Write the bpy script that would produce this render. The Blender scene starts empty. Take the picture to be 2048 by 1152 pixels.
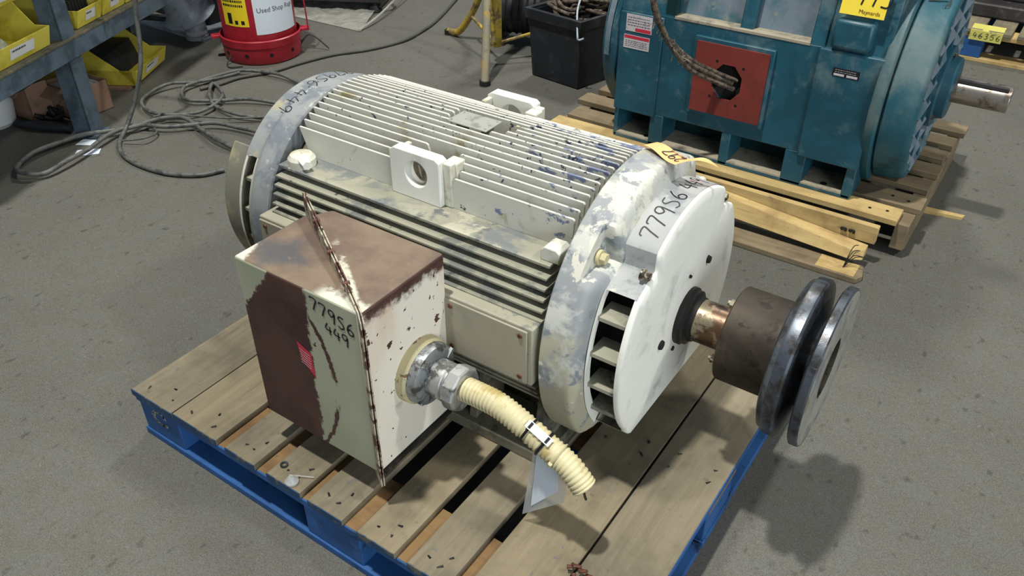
import bpy, math, random
from mathutils import Vector, Matrix
R = math.radians
sin, cos, pi, sqrt = math.sin, math.cos, math.pi, math.sqrt
random.seed(7)
S = bpy.context.scene
COL = S.collection

# ------------------------------------------------------------------ camera, world, lights, exposure
cam_d = bpy.data.cameras.new('camera'); cam = bpy.data.objects.new('camera', cam_d); COL.objects.link(cam)
S.camera = cam
CP = Vector((1.49115946, -0.66008442, 1.41521278)); yaw, pit, rol = 2.16718730, 0.621083519, 0.00484898714
fw = Vector((cos(pit)*cos(yaw), cos(pit)*sin(yaw), -sin(pit)))
rt = fw.cross(Vector((0, 0, 1))).normalized(); up_ = rt.cross(fw)
r2 = rt*cos(rol)+up_*sin(rol); u2 = -rt*sin(rol)+up_*cos(rol)
cam.matrix_world = Matrix(((r2.x, u2.x, -fw.x, CP.x), (r2.y, u2.y, -fw.y, CP.y), (r2.z, u2.z, -fw.z, CP.z), (0, 0, 0, 1)))
cam_d.sensor_fit = 'HORIZONTAL'; cam_d.sensor_width = 36; cam_d.lens = 36*1645.46/2048; cam_d.clip_start = .05
w = bpy.data.worlds.new('world'); S.world = w; w.use_nodes = True
w.node_tree.nodes['Background'].inputs[0].default_value = (.64, .81, 1.0, 1)
w.node_tree.nodes['Background'].inputs[1].default_value = .25
def area(name, loc, tgt, size, power, col, shape='DISK', sy=None):
    d = bpy.data.lights.new(name, 'AREA'); d.shape = shape; d.size = size; d.energy = power; d.color = col
    if sy: d.size_y = sy
    o = bpy.data.objects.new(name, d); COL.objects.link(o); o.location = loc
    o.rotation_euler = (Vector(tgt)-Vector(loc)).to_track_quat('-Z', 'Y').to_euler(); return o
area('high_bay_lamp', (-.35, -.95, 9), (.6, .8, 0), .4, 1480, (1, .98, .93))
area('rear_bay_lamp', (-1.0, 5.2, 6.0), (-.4, 2.0, 0), .9, 330, (1, .98, .92))
area('far_high_bay_lamp', (6.5, 2.2, 7.5), (.9, .8, .3), .6, 480, (1, .96, .88))
area('doorway_daylight', (6.2, -2.4, 1.9), (.9, .6, .5), 3.2, 350, (.88, .95, 1.0), 'RECTANGLE', 2.6)
S.view_settings.view_transform = 'Standard'; S.view_settings.look = 'None'
S.view_settings.exposure = -0.72; S.view_settings.gamma = 1; S.view_settings.use_curve_mapping = False

# ------------------------------------------------------------------ node expression helper
class NT:
    def __init__(s, name):
        s.m = bpy.data.materials.new(name); s.m.use_nodes = True; s.t = s.m.node_tree; s.n = s.t.nodes
        s.b = s.n['Principled BSDF']; s.tc = s.n.new('ShaderNodeTexCoord')
        s.obj = s.tc.outputs['Object']
        sp = s.n.new('ShaderNodeSeparateXYZ'); s.L(s.obj, sp.inputs[0])
        s.x, s.y, s.z = V(s, sp.outputs[0]), V(s, sp.outputs[1]), V(s, sp.outputs[2])
    def L(s, a, b): s.t.links.new(a, b)
    def put(s, sock, v):
        if isinstance(v, V): v = v.o
        if hasattr(v, 'is_output'): s.L(v, sock)
        else: sock.default_value = v
    def math(s, op, *a, clamp=False):
        n = s.n.new('ShaderNodeMath'); n.operation = op; n.use_clamp = clamp
        for i, v in enumerate(a): s.put(n.inputs[i], v)
        return V(s, n.outputs[0])
    def noise(s, scale, detail=4, rough=.6, stretch=None, dist=0, off=0):
        co = s.obj
        if stretch or off:
            mp = s.n.new('ShaderNodeMapping'); s.L(co, mp.inputs[0])
            mp.inputs['Scale'].default_value = stretch or (1, 1, 1); mp.inputs['Location'].default_value = (off, off*.7, off*1.3)
            co = mp.outputs[0]
        n = s.n.new('ShaderNodeTexNoise'); s.L(co, n.inputs['Vector'])
        n.inputs['Scale'].default_value = scale; n.inputs['Detail'].default_value = detail; n.inputs['Roughness'].default_value = rough
        n.inputs['Distortion'].default_value = dist
        return V(s, n.outputs['Fac'])
    def voro(s, scale):
        n = s.n.new('ShaderNodeTexVoronoi'); s.L(s.obj, n.inputs['Vector']); n.inputs['Scale'].default_value = scale
        return V(s, n.outputs['Distance'])
    def step(s, v, a, b):
        n = s.n.new('ShaderNodeMapRange'); n.interpolation_type = 'SMOOTHSTEP'
        s.put(n.inputs['Value'], v); n.inputs['From Min'].default_value = a; n.inputs['From Max'].default_value = b
        if a > b:
            n.inputs['From Min'].default_value = b; n.inputs['From Max'].default_value = a
            n.inputs['To Min'].default_value = 1; n.inputs['To Max'].default_value = 0
        return V(s, n.outputs['Result'])
    def mix(s, f, a, b):
        n = s.n.new('ShaderNodeMix'); n.data_type = 'RGBA'
        s.put(n.inputs[0], f)
        for k, v in ((6, a), (7, b)):
            if isinstance(v, tuple): v = (*v[:3], 1)
            s.put(n.inputs[k], v)
        return n.outputs[2]
    def done(s, col, rough=.6, metal=0, bump=None, bs=.2, bd=.004, spec=None):
        if isinstance(col, tuple): col = (*col[:3], 1)
        s.put(s.b.inputs['Base Color'], col); s.put(s.b.inputs['Roughness'], rough); s.put(s.b.inputs['Metallic'], metal)
        if spec is not None: s.b.inputs['Specular IOR Level'].default_value = spec
        if bump is not None:
            n = s.n.new('ShaderNodeBump'); n.inputs['Strength'].default_value = bs; n.inputs['Distance'].default_value = bd
            s.put(n.inputs['Height'], bump); s.L(n.outputs[0], s.b.inputs['Normal'])
        return s.m
class V:
    def __init__(s, g, o): s.g = g; s.o = o
    def __add__(s, v): return s.g.math('ADD', s, v)
    __radd__ = __add__
    def __sub__(s, v): return s.g.math('SUBTRACT', s, v)
    def __rsub__(s, v): return s.g.math('SUBTRACT', v, s)
    def __mul__(s, v): return s.g.math('MULTIPLY', s, v)
    __rmul__ = __mul__
    def max(s, v): return s.g.math('MAXIMUM', s, v)
    def min(s, v): return s.g.math('MINIMUM', s, v)
    def abs(s): return s.g.math('ABSOLUTE', s)
    @property
    def is_output(s): return True
def srgb(r, g, b):
    f = lambda c: (c/255/12.92 if c/255 <= .04045 else ((c/255+.055)/1.055)**2.4)
    return (f(r), f(g), f(b))
def layered(name, base, layers=(), var=.12, rough=.6, metal=0, vs=6, bs=.15, bd=.002, spec=.35):
    """base colour, then patches: (colour, noise scale, threshold, softness, region(g) or None, stretch)"""
    g = NT(name); n = g.noise(vs, 5, .6)
    c = g.mix(g.step(n, .3, .7), tuple(k*(1-var) for k in base), tuple(min(1, k*(1+var)) for k in base))
    h = n
    for i, l in enumerate(layers):
        col, sc, th, so = l[:4]; reg = l[4] if len(l) > 4 else None; st = l[5] if len(l) > 5 else None
        m = g.noise(sc, 6, .65, st, .3, 3.1*i+1)
        if reg: m = m+reg(g)
        k = g.step(m, th-so, th+so); c = g.mix(k, c, col); h = h-k*.3
    return g.done(c, rough, metal, h, bs, bd, spec)

# ------------------------------------------------------------------ mesh builder
class MB:
    def __init__(s, M=None): s.v = []; s.f = []; s.M = M
    def add(s, vs, fs):
        o = len(s.v)
        for p in vs:
            p = Vector(p); s.v.append(s.M @ p if s.M else p)
        s.f += [tuple(i+o for i in f) for f in fs]; return s
    def box(s, x0, x1, y0, y1, z0, z1):
        return s.add([(x0, y0, z0), (x1, y0, z0), (x1, y1, z0), (x0, y1, z0), (x0, y0, z1), (x1, y0, z1), (x1, y1, z1), (x0, y1, z1)],
            [(0, 3, 2, 1), (4, 5, 6, 7), (0, 1, 5, 4), (1, 2, 6, 5), (2, 3, 7, 6), (3, 0, 4, 7)])
    def prism(s, poly, a0, a1, ax='z'):
        f = {'z': lambda p, a: (p[0], p[1], a), 'y': lambda p, a: (p[0], a, p[1]), 'x': lambda p, a: (a, p[0], p[1])}[ax]
        n = len(poly)
        return s.add([f(p, a0) for p in poly]+[f(p, a1) for p in poly],
            [tuple(range(n))[::-1], tuple(range(n, 2*n))]+[(i, (i+1) % n, n+(i+1) % n, n+i) for i in range(n)])
    def hull(s, bot, top):
        n = len(bot)
        return s.add(list(bot)+list(top), [tuple(range(n))[::-1], tuple(range(n, 2*n))]+[(i, (i+1) % n, n+(i+1) % n, n+i) for i in range(n)])
    def cyl(s, p0, p1, r0, r1=None, n=16, caps=True, ph=0):
        r1 = r0 if r1 is None else r1; p0 = Vector(p0); p1 = Vector(p1); d = (p1-p0).normalized()
        a = d.orthogonal().normalized(); b = d.cross(a)
        vs = [p+r*(a*cos(2*pi*i/n+ph)+b*sin(2*pi*i/n+ph)) for p, r in ((p0, r0), (p1, r1)) for i in range(n)]
        fs = [(i, (i+1) % n, n+(i+1) % n, n+i) for i in range(n)]
        if caps: fs += [tuple(range(n))[::-1], tuple(range(n, 2*n))]
        return s.add(vs, fs)
    def lathe(s, prof, c=(0, 0, 0), n=48, ax='x', a0=0, a1=360, close=False, rf=None):
        full = abs(a1-a0-360) < 1e-6; m = n if full else n+1; vs = []
        for (t, r) in prof:
            for i in range(m):
                a = R(a0+(a1-a0)*i/n); q = r if rf is None else min(r, rf(math.degrees(a)))
                vs.append({'x': (c[0]+t, c[1]+q*cos(a), c[2]+q*sin(a)), 'z': (c[0]+q*cos(a), c[1]+q*sin(a), c[2]+t)}[ax])
        fs = []; P = len(prof)
        for j in range(P if close else P-1):
            for i in range(n):
                k = (i+1) % m; jj = (j+1) % P
                fs.append((j*m+i, j*m+k, jj*m+k, jj*m+i))
        return s.add(vs, fs)
    def tube(s, pts, r, n=8, res=6, rf=None, caps=True):
        pts = smooth(pts, res); T = []
        for i in range(len(pts)):
            T.append((pts[min(i+1, len(pts)-1)]-pts[max(i-1, 0)]).normalized())
        a = T[0].orthogonal().normalized(); vs = []
        for i, p in enumerate(pts):
            a = (a-T[i]*a.dot(T[i])).normalized(); b = T[i].cross(a)
            q = rf(i) if rf else r
            vs += [p+q*(a*cos(2*pi*k/n)+b*sin(2*pi*k/n)) for k in range(n)]
        L = len(pts)
        fs = [(i*n+k, i*n+(k+1) % n, (i+1)*n+(k+1) % n, (i+1)*n+k) for i in range(L-1) for k in range(n)]
        if caps: fs += [tuple(range(n))[::-1], tuple(range((L-1)*n, L*n))]
        return s.add(vs, fs)
    def grid(s, f, us, vs_, wrap=False):
        m = len(vs_); V_ = [f(u, v) for u in us for v in vs_]; fs = []
        for i in range(len(us)-1):
            for j in range(m if wrap else m-1):
                k = (j+1) % m; fs.append((i*m+j, i*m+k, (i+1)*m+k, (i+1)*m+j))
        return s.add(V_, fs)
def smooth(pts, res):
    pts = [Vector(p) for p in pts]
    if res < 2 or len(pts) < 3: return pts
    out = []
    for i in range(len(pts)-1):
        p0 = pts[max(i-1, 0)]; p1 = pts[i]; p2 = pts[i+1]; p3 = pts[min(i+2, len(pts)-1)]
        for k in range(res):
            t = k/res
            out.append(.5*((2*p1)+(p2-p0)*t+(2*p0-5*p1+4*p2-p3)*t*t+(-p0+3*p1-3*p2+p3)*t**3))
    out.append(pts[-1]); return out
def props(o, label=None, cat=None, group=None, kind=None):
    for k, v in (('label', label), ('category', cat), ('group', group), ('kind', kind)):
        if v: o[k] = v
    return o
def thing(name, label, cat, loc, rz=0, group=None):
    o = bpy.data.objects.new(name, None); COL.objects.link(o); o.location = loc; o.rotation_euler = (0, 0, rz)
    o.empty_display_size = .05; return props(o, label, cat, group)
def part(name, mb, mat, parent=None, bev=0, smo=35, label=None, kind=None, fixn=True):
    me = bpy.data.meshes.new(name)
    me.from_pydata([tuple(v) for v in mb.v], [], mb.f); me.update()
    if fixn:
        import bmesh
        bm = bmesh.new(); bm.from_mesh(me); bmesh.ops.recalc_face_normals(bm, faces=bm.faces); bm.to_mesh(me); bm.free()
    me.materials.append(mat)
    if smo:
        me.polygons.foreach_set('use_smooth', [True]*len(me.polygons)); me.set_sharp_from_angle(angle=R(smo))
    o = bpy.data.objects.new(name, me); COL.objects.link(o)
    if parent:
        o.parent = parent
        if parent.type == 'EMPTY': o.matrix_parent_inverse = (Matrix.Translation(parent.location) @ Matrix.Rotation(parent.rotation_euler.z, 4, 'Z')).inverted()
    if bev:
        b = o.modifiers.new('bevel', 'BEVEL'); b.width = bev; b.segments = 2; b.limit_method = 'ANGLE'; b.angle_limit = R(40)
    return props(o, label, None, None, kind)
def solo(name, mb, mat, label, cat, group=None, bev=0, smo=35):
    """a thing that is one mesh: origin moved to its base"""
    xs = [v.x for v in mb.v]; ys = [v.y for v in mb.v]; zs = [v.z for v in mb.v]
    c = Vector(((min(xs)+max(xs))/2, (min(ys)+max(ys))/2, min(zs)))
    mb.v = [v-c for v in mb.v]
    o = part(name, mb, mat, None, bev, smo); o.location = c; return props(o, label, cat, group)
# handwriting: strokes in unit cells
GL = {'7': [[(.0, .85), (.08, 1), (.55, .98), (.38, .5), (.2, 0)]],
 '9': [[(.52, .8), (.3, .5), (.05, .65), (.12, .95), (.42, 1), (.54, .8), (.5, .4), (.42, -.05)]],
 '5': [[(.6, 1), (.12, .95), (.08, .62), (.4, .6), (.5, .32), (.34, .04), (0, .06)]],
 'S': [[(.55, .98), (.2, .95), (.08, .72), (.4, .5), (.5, .2), (.25, 0), (0, .1)]],
 '6': [[(.45, 1), (.15, .68), (.02, .3), (.15, .02), (.45, .06), (.5, .33), (.25, .45), (.05, .28)]],
 '4': [[(.25, 1), (.02, .42), (.6, .42)], [(.45, .78), (.42, .0)]],
 '2': [[(.05, .8), (.25, 1), (.5, .85), (.4, .5), (.02, .02), (.58, .06)]],
 '1': [[(.3, 1), (.22, 0)]], '3': [[(.05, .92), (.4, 1), (.45, .7), (.2, .55), (.5, .35), (.35, .02), (0, .08)]],
 'X': [[(.1, .0), (.3, .4), (.25, .7), (.05, .9)], [(.3, .4), (.6, .1)], [(.3, .4), (.65, .95)]],
 '8': [[(.5, .85), (.2, 1), (.08, .75), (.45, .35), (.3, 0), (.05, .15), (.4, .6), (.5, .85)]],
 '#': [[(.2, 1), (.1, 0)], [(.45, 1), (.35, 0)], [(0, .65), (.6, .68)], [(0, .3), (.6, .33)]]}
def writing(text, f, h, wd=.12, gap=.82, slant=0, mb=None):
    """ribbons on a surface; f(u, v) -> point a hair above it, u along the line, v up"""
    mb = mb or MB(); x = 0
    for ch in text:
        if ch != ' ':
            for st in GL[ch]:
                pts = smooth([(p[0]+slant*p[1], p[1], 0) for p in st], 5); n = len(pts); vs = []
                for i, p in enumerate(pts):
                    t = (pts[min(i+1, n-1)]-pts[max(i-1, 0)]).normalized(); nn = Vector((-t.y, t.x, 0))*wd*.5
                    for q in (p+nn, p-nn): vs.append(f((x+q.x)*h, q.y*h))
                mb.add(vs, [(2*i, 2*i+1, 2*i+3, 2*i+2) for i in range(n-1)])
        x += gap if ch != ' ' else .5
    return mb
def print_text(text, f, size, mat, name, parent, align='LEFT'):
    cu = bpy.data.curves.new('t', 'FONT'); cu.body = text; cu.size = size; cu.resolution_u = 3; cu.align_x = align
    o = bpy.data.objects.new('t', cu); COL.objects.link(o)
    dg = bpy.context.evaluated_depsgraph_get(); me = o.evaluated_get(dg).to_mesh()
    mb = MB(); mb.add([f(v.co.x, v.co.y) for v in me.vertices], [tuple(p.vertices) for p in me.polygons])
    o.evaluated_get(dg).to_mesh_clear(); bpy.data.objects.remove(o); bpy.data.curves.remove(cu)
    return part(name, mb, mat, parent, smo=0, fixn=False)
def scrawl(n, f, w_, h_, rows, mb=None, th=.3):
    """rows of small print too small to read: short dashes"""
    mb = mb or MB(); rnd = random.Random(n)
    for r in range(rows):
        v = h_*(1-(r+.5)/rows); u = 0
        while u < w_*.95:
            L = rnd.uniform(.04, .12)*w_; L = min(L, w_-u); t = h_/rows*th*.5
            mb.add([f(u, v-t), f(u+L, v-t), f(u+L, v+t), f(u, v+t)], [(0, 1, 2, 3)]); u += L+w_*.03
    return mb

# ------------------------------------------------------------------ materials
def m_floor():
    g = NT('concrete'); n1 = g.noise(1.1, 6, .6); n2 = g.noise(95, 5, .75); n3 = g.noise(4.5, 5, .6, off=4)
    n4 = g.noise(26, 3, .5, (1.6, 1, 1), off=9)
    c = g.mix(g.step(n1, .35, .65), srgb(75, 75, 70), srgb(88, 87, 81))
    c = g.mix(g.step(n3, .52, .72)*.5, c, srgb(78, 78, 71))
    c = g.mix(g.step(n2, .53, .68)*.85, c, srgb(62, 60, 54))
    c = g.mix(g.step(n2, .45, .3)*.55, c, srgb(120, 119, 112))
    c = g.mix(g.step(g.noise(24, 6, .7, off=31), .4, .62)*.35, c, srgb(80, 76, 60))
    c = g.mix(g.step(g.noise(17, 6, .7, off=37), .5, .66)*.3, c, srgb(84, 92, 88))
    c = g.mix(g.step(g.noise(330, 2, .5, off=2), .4, .62)*.30, c, srgb(128, 126, 118))
    c = g.mix(g.step(n4, .62, .74)*.55, c, srgb(48, 48, 42))
    c = g.mix(g.step(g.noise(2.2, 6, .7, off=21), .66, .76)*.5, c, srgb(68, 67, 60))
    return g.done(c, .62, 0, n2, .25, .003, .4)
def m_wood(name, a, b, dirt, ax='y', sc=1):
    g = NT(name); st = (26, 1.6, 26) if ax == 'y' else (1.6, 26, 26)
    n = g.noise(2.2*sc, 6, .65, st, .4); n2 = g.noise(7, 5, .6); n3 = g.noise(60, 3, .5)
    c = g.mix(g.step(n, .25, .75)*.8, a, b); c = g.mix(g.step(n2, .42, .75)*.7, c, dirt)
    c = g.mix(g.step(n3, .66, .76)*.5, c, dirt); c = g.mix(g.step(g.noise(38, 3, .5, off=13), .70, .73)*.5, c, srgb(88, 92, 108))
    c = g.mix(g.step(g.noise(3, 6, .7, st, .5, 5), .62, .7)*.5, c, tuple(k*.45 for k in a))
    return g.done(c, .75, 0, n, .35, .002, .25)
CREAM = srgb(208, 206, 191); SLATE = srgb(122, 128, 130); BLUE = srgb(92, 106, 148); TAN = srgb(166, 158, 122)
M = {}
M['floor'] = m_floor()
M['wood'] = m_wood('weathered_deck', srgb(140, 128, 104), srgb(116, 106, 84), srgb(88, 83, 70))
M['wood_b'] = m_wood('weathered_deck_grey', srgb(132, 122, 102), srgb(110, 102, 83), srgb(84, 80, 68), sc=1.3)
M['wood_u'] = m_wood('raw_underboard', srgb(138, 112, 76), srgb(116, 90, 58), srgb(90, 66, 44), 'x')
M['wood_new'] = m_wood('fresh_pine', srgb(196, 172, 118), srgb(170, 142, 92), srgb(128, 102, 64), 'x')
M['wood_old'] = m_wood('old_pine', srgb(134, 119, 94), srgb(110, 97, 75), srgb(80, 70, 55), 'x')
M['bluepaint'] = layered('pallet_blue', srgb(40, 84, 138), [(srgb(24, 44, 72), 14, .62, .06), (srgb(150, 165, 180), 30, .74, .02), (srgb(120, 100, 74), 22, .74, .03)], .2, .6)
M['endgrain'] = layered('blue_painted_end', srgb(36, 66, 96), [(srgb(96, 96, 84), 24, .56, .05)], .2)
M['cream'] = layered('cream_motor_paint', CREAM, [(TAN, 9, .60, .08), (srgb(160, 160, 150), 14, .64, .05), (SLATE, 22, .70, .03), (srgb(60, 56, 50), 60, .76, .02)], .06)
M['face'] = layered('cream_face_paint', srgb(228, 228, 218), [(srgb(178, 178, 170), 7, .64, .1), (srgb(120, 128, 150), 26, .73, .03), (srgb(70, 66, 60), 70, .77, .02)], .04)
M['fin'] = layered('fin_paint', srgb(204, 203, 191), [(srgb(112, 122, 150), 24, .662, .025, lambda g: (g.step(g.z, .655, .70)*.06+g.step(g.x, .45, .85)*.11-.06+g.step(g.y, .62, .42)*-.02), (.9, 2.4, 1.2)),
    (srgb(66, 72, 92), 60, .690, .02, lambda g: (g.step(g.z, .66, .71)*.05+g.step(g.x, .2, .8)*.03)), (TAN, 8, .62, .05)], .05)
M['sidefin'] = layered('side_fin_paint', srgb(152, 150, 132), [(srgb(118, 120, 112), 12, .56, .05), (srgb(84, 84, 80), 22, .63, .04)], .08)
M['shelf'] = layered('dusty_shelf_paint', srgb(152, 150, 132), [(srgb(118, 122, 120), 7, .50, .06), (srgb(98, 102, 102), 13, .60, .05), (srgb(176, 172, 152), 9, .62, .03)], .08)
M['ring'] = layered('scuffed_bell_paint', srgb(188, 189, 181), [(srgb(146, 150, 152), 11, .49, .05), (srgb(172, 168, 146), 6, .56, .06, lambda g: g.step(g.z, .52, .3)*.10), (srgb(122, 130, 136), 24, .60, .05), (srgb(128, 142, 172), 17, .68, .06), (srgb(206, 204, 190), 13, .62, .02, lambda g: g.step(g.z, .45, .6)*.06)], .07)
M['ringrear'] = layered('slate_bell_paint', srgb(140, 143, 142), [(srgb(114, 120, 126), 9, .52, .06), (srgb(178, 180, 172), 22, .64, .04), (srgb(158, 152, 128), 7, .63, .05)], .08)
M['arc'] = layered('arc_plate_paint', srgb(164, 166, 164), [(srgb(134, 140, 144), 10, .52, .06), (srgb(196, 194, 182), 20, .64, .04), (srgb(168, 144, 140), 9, .66, .05, lambda g: g.step(g.y, .6, .72)*.12)], .06)
M['core'] = layered('motor_core', srgb(120, 116, 98), [(srgb(70, 70, 64), 12, .52, .1)], .1)
M['collarless'] = layered('dusty_recess', srgb(136, 128, 112), [(srgb(98, 94, 88), 20, .52, .06)], .1)
M['dustcover'] = layered('dust_caked_cover', srgb(122, 120, 106), [(srgb(150, 144, 112), 12, .6, .08)], .08)
M['darkcord'] = layered('dark_cord', srgb(74, 74, 70), [], .12, .6)
M['cover'] = layered('side_cover_paint', srgb(162, 155, 136), [(srgb(146, 142, 126), 8, .6, .1), (srgb(104, 108, 108), 26, .74, .03)], .04)
M['covertop'] = layered('side_housing_paint', srgb(158, 155, 136), [(srgb(126, 128, 122), 15, .57, .03)], .06)
M['dark'] = layered('oily_dark', srgb(30, 29, 27), [(srgb(60, 56, 50), 20, .62, .05)], .2)
M['black'] = layered('black_cavity', (.006, .006, .006), [], .1, .8)
M['ink'] = layered('marker_ink', (.012, .012, .016), [], .1, .5)
M['screw'] = layered('rusty_screw', srgb(110, 66, 48), [(srgb(70, 44, 36), 200, .5, .1)], .2)
M['rust'] = layered('shaft_rust', srgb(96, 72, 52), [(srgb(138, 128, 104), 30, .56, .05, lambda g: g.step(g.x, 1.12, 1.07)*.16), (srgb(52, 36, 28), 34, .58, .05)], .15, .36, .5, spec=.5)
M['hub'] = layered('rusted_hub', srgb(58, 52, 44), [(srgb(70, 62, 50), 16, .56, .08), (srgb(44, 36, 30), 28, .6, .05)], .12, .6, .35)
M['steel'] = layered('sheave_steel', srgb(84, 90, 98), [(srgb(58, 56, 54), 20, .52, .07), (srgb(128, 116, 100), 44, .68, .04)], .15, .36, .6, spec=.6)
M['sheaveface'] = layered('sheave_face', srgb(140, 139, 130), [(srgb(112, 114, 116), 18, .56, .06), (srgb(120, 104, 84), 14, .62, .06)], .1, .6, .15)
M['bolt'] = layered('worn_bolt', srgb(160, 150, 128), [(srgb(60, 54, 48), 60, .5, .05)], .2, .5, .4)
M['rubber'] = layered('seal_rubber', srgb(36, 36, 34), [], .2, .45)
M['alu'] = layered('cast_fitting', srgb(186, 188, 186), [(srgb(104, 104, 100), 30, .58, .06), (srgb(196, 184, 146), 26, .70, .03)], .1, .38, .7)
M['aludark'] = layered('locknut_metal', srgb(140, 144, 146), [(srgb(82, 82, 80), 40, .55, .06)], .1, .42, .6)
M['collar'] = layered('collar_paint', srgb(186, 176, 138), [(srgb(120, 92, 66), 36, .60, .03), (srgb(70, 50, 40), 50, .68, .02)], .08)
M['conduit'] = layered('conduit_plastic', srgb(204, 194, 154), [(srgb(178, 160, 104), 20, .62, .08)], .05, .42)
M['white'] = layered('white_plastic', srgb(222, 224, 220), [(srgb(150, 146, 130), 60, .74, .03)], .03, .45)
M['paper'] = layered('paper_card', srgb(206, 216, 226), [(srgb(160, 160, 158), 40, .72, .04)], .03, .6)
M['orange'] = layered('lot_tag_orange', srgb(246, 188, 126), [], .04, .6)
M['yellowcard'] = layered('lot_card_yellow', srgb(246, 218, 70), [], .03, .55)
M['notecard'] = layered('note_yellow', srgb(196, 190, 96), [(srgb(150, 146, 100), 30, .6, .06)], .08, .6)
M['blacktie'] = layered('black_strap', (.01, .01, .01), [], .1, .4)
M['nameplate'] = layered('nameplate_grey', srgb(158, 160, 152), [(srgb(130, 132, 126), 30, .58, .06)], .05, .5, .2)
M['redlabel'] = layered('red_sticker', srgb(196, 50, 68), [], .06, .5)
M['teal'] = layered('teal_enamel', srgb(32, 82, 98), [(srgb(25, 70, 84), 5, .52, .12), (srgb(84, 108, 114), 9, .60, .10, lambda g: g.step(g.z, .30, .65)*.05-.03), (srgb(110, 130, 122), 70, .78, .02)], .12, .42, spec=.5)
M['tealbell'] = layered('teal_bell_dust_shade', srgb(34, 84, 96), [(srgb(96, 114, 114), 5, .52, .14, lambda g: g.step(g.z, .34, .42)*.16-.12), (srgb(18, 54, 60), 6, .6, .1, lambda g: g.step(g.z, .40, .30)*.12-.1)], .1, .5)  # pale dust on the upper bell; shade of the lower part painted as darker teal
M['tealdust'] = layered('teal_dusty', srgb(112, 124, 134), [(srgb(60, 98, 108), 6, .55, .1), (srgb(134, 134, 124), 20, .66, .06)], .1, .55)
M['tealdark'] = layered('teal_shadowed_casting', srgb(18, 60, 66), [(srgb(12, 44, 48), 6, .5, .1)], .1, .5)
M['dust'] = layered('dust_grey', srgb(160, 150, 130), [(srgb(128, 124, 112), 22, .56, .08)], .1, .9)
M['redplate'] = layered('red_oxide_primer', srgb(124, 52, 45), [(srgb(110, 48, 42), 7, .56, .1), (srgb(180, 120, 100), 60, .76, .03)], .08, .55)
M['chrome'] = layered('polished_shaft', srgb(168, 160, 150), [(srgb(110, 96, 84), 24, .56, .08)], .1, .28, .8)
M['cable'] = layered('frayed_cable', srgb(96, 84, 70), [(srgb(52, 46, 40), 60, .52, .06), (srgb(160, 140, 110), 90, .70, .03)], .15, .7)
M['label'] = layered('foil_label', srgb(196, 188, 190), [(srgb(150, 150, 156), 60, .6, .06)], .05, .4)
M['canred'] = layered('can_red', srgb(160, 34, 48), [(srgb(150, 20, 34), 8, .55, .1), (srgb(200, 96, 100), 60, .77, .02)], .08, .38, spec=.5)
M['canyellow'] = layered('can_sticker_yellow', srgb(232, 206, 40), [], .05, .5)
M['canwhite'] = layered('can_paper_white', srgb(214, 224, 232), [], .02, .6)
M['greyink'] = layered('grey_print', srgb(84, 84, 90), [], .02, .6)
M['bench'] = layered('bench_steel', srgb(86, 102, 114), [(srgb(62, 76, 86), 8, .54, .1), (srgb(112, 108, 92), 26, .68, .05)], .12, .55)
M['benchtop'] = layered('grimy_bench_shelf', srgb(92, 90, 74), [(srgb(120, 110, 84), 12, .56, .08), (srgb(58, 58, 54), 9, .6, .08)], .15, .7)
M['binyellow'] = layered('bin_yellow', srgb(222, 208, 84), [(srgb(190, 174, 50), 8, .58, .1), (srgb(120, 106, 50), 60, .76, .03)], .06, .45)
M['cardboard'] = layered('cardboard', srgb(150, 120, 100), [(srgb(120, 92, 74), 9, .58, .1)], .08, .8)
M['bag'] = layered('plastic_bags_of_parts', srgb(150, 160, 140), [(srgb(196, 196, 180), 30, .6, .06), (srgb(150, 120, 90), 24, .66, .05)], .1, .3)
M['hose'] = layered('grey_cord', srgb(92, 94, 90), [(srgb(64, 66, 66), 30, .56, .08), (srgb(130, 130, 122), 60, .68, .04)], .1, .5)
M['blackplastic'] = layered('black_plastic', srgb(34, 37, 42), [(srgb(52, 56, 62), 12, .6, .1), (srgb(120, 116, 100), 70, .78, .02)], .15, .5)
M['standyellow'] = layered('stand_yellow', srgb(176, 150, 58), [(srgb(110, 96, 66), 16, .54, .06), (srgb(140, 134, 112), 12, .6, .06)], .1, .6)
M['standgrey'] = layered('stand_worn', srgb(142, 136, 114), [(srgb(176, 142, 60), 14, .62, .05), (srgb(96, 90, 76), 20, .62, .05)], .1, .6)
M['grease'] = layered('greasy_steel', srgb(60, 58, 58), [(srgb(96, 92, 88), 14, .6, .08), (srgb(90, 50, 44), 9, .66, .05)], .2, .5, .3)
M['greymetal'] = layered('grey_cast_metal', srgb(170, 180, 190), [(srgb(110, 120, 128), 10, .56, .1)], .08, .5, .2)
g = NT('clear_plastic'); g.b.inputs['Alpha'].default_value = .38; M['clear'] = g.done(srgb(200, 204, 204), .2, 0)
g = NT('cloudy_sheet'); n = g.noise(14, 5, .6); g.put(g.b.inputs['Alpha'], g.step(n, .2, .8)*.35+.4); M['sheet'] = g.done(srgb(176, 176, 166), .18, 0, n, .6, .02)

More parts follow.
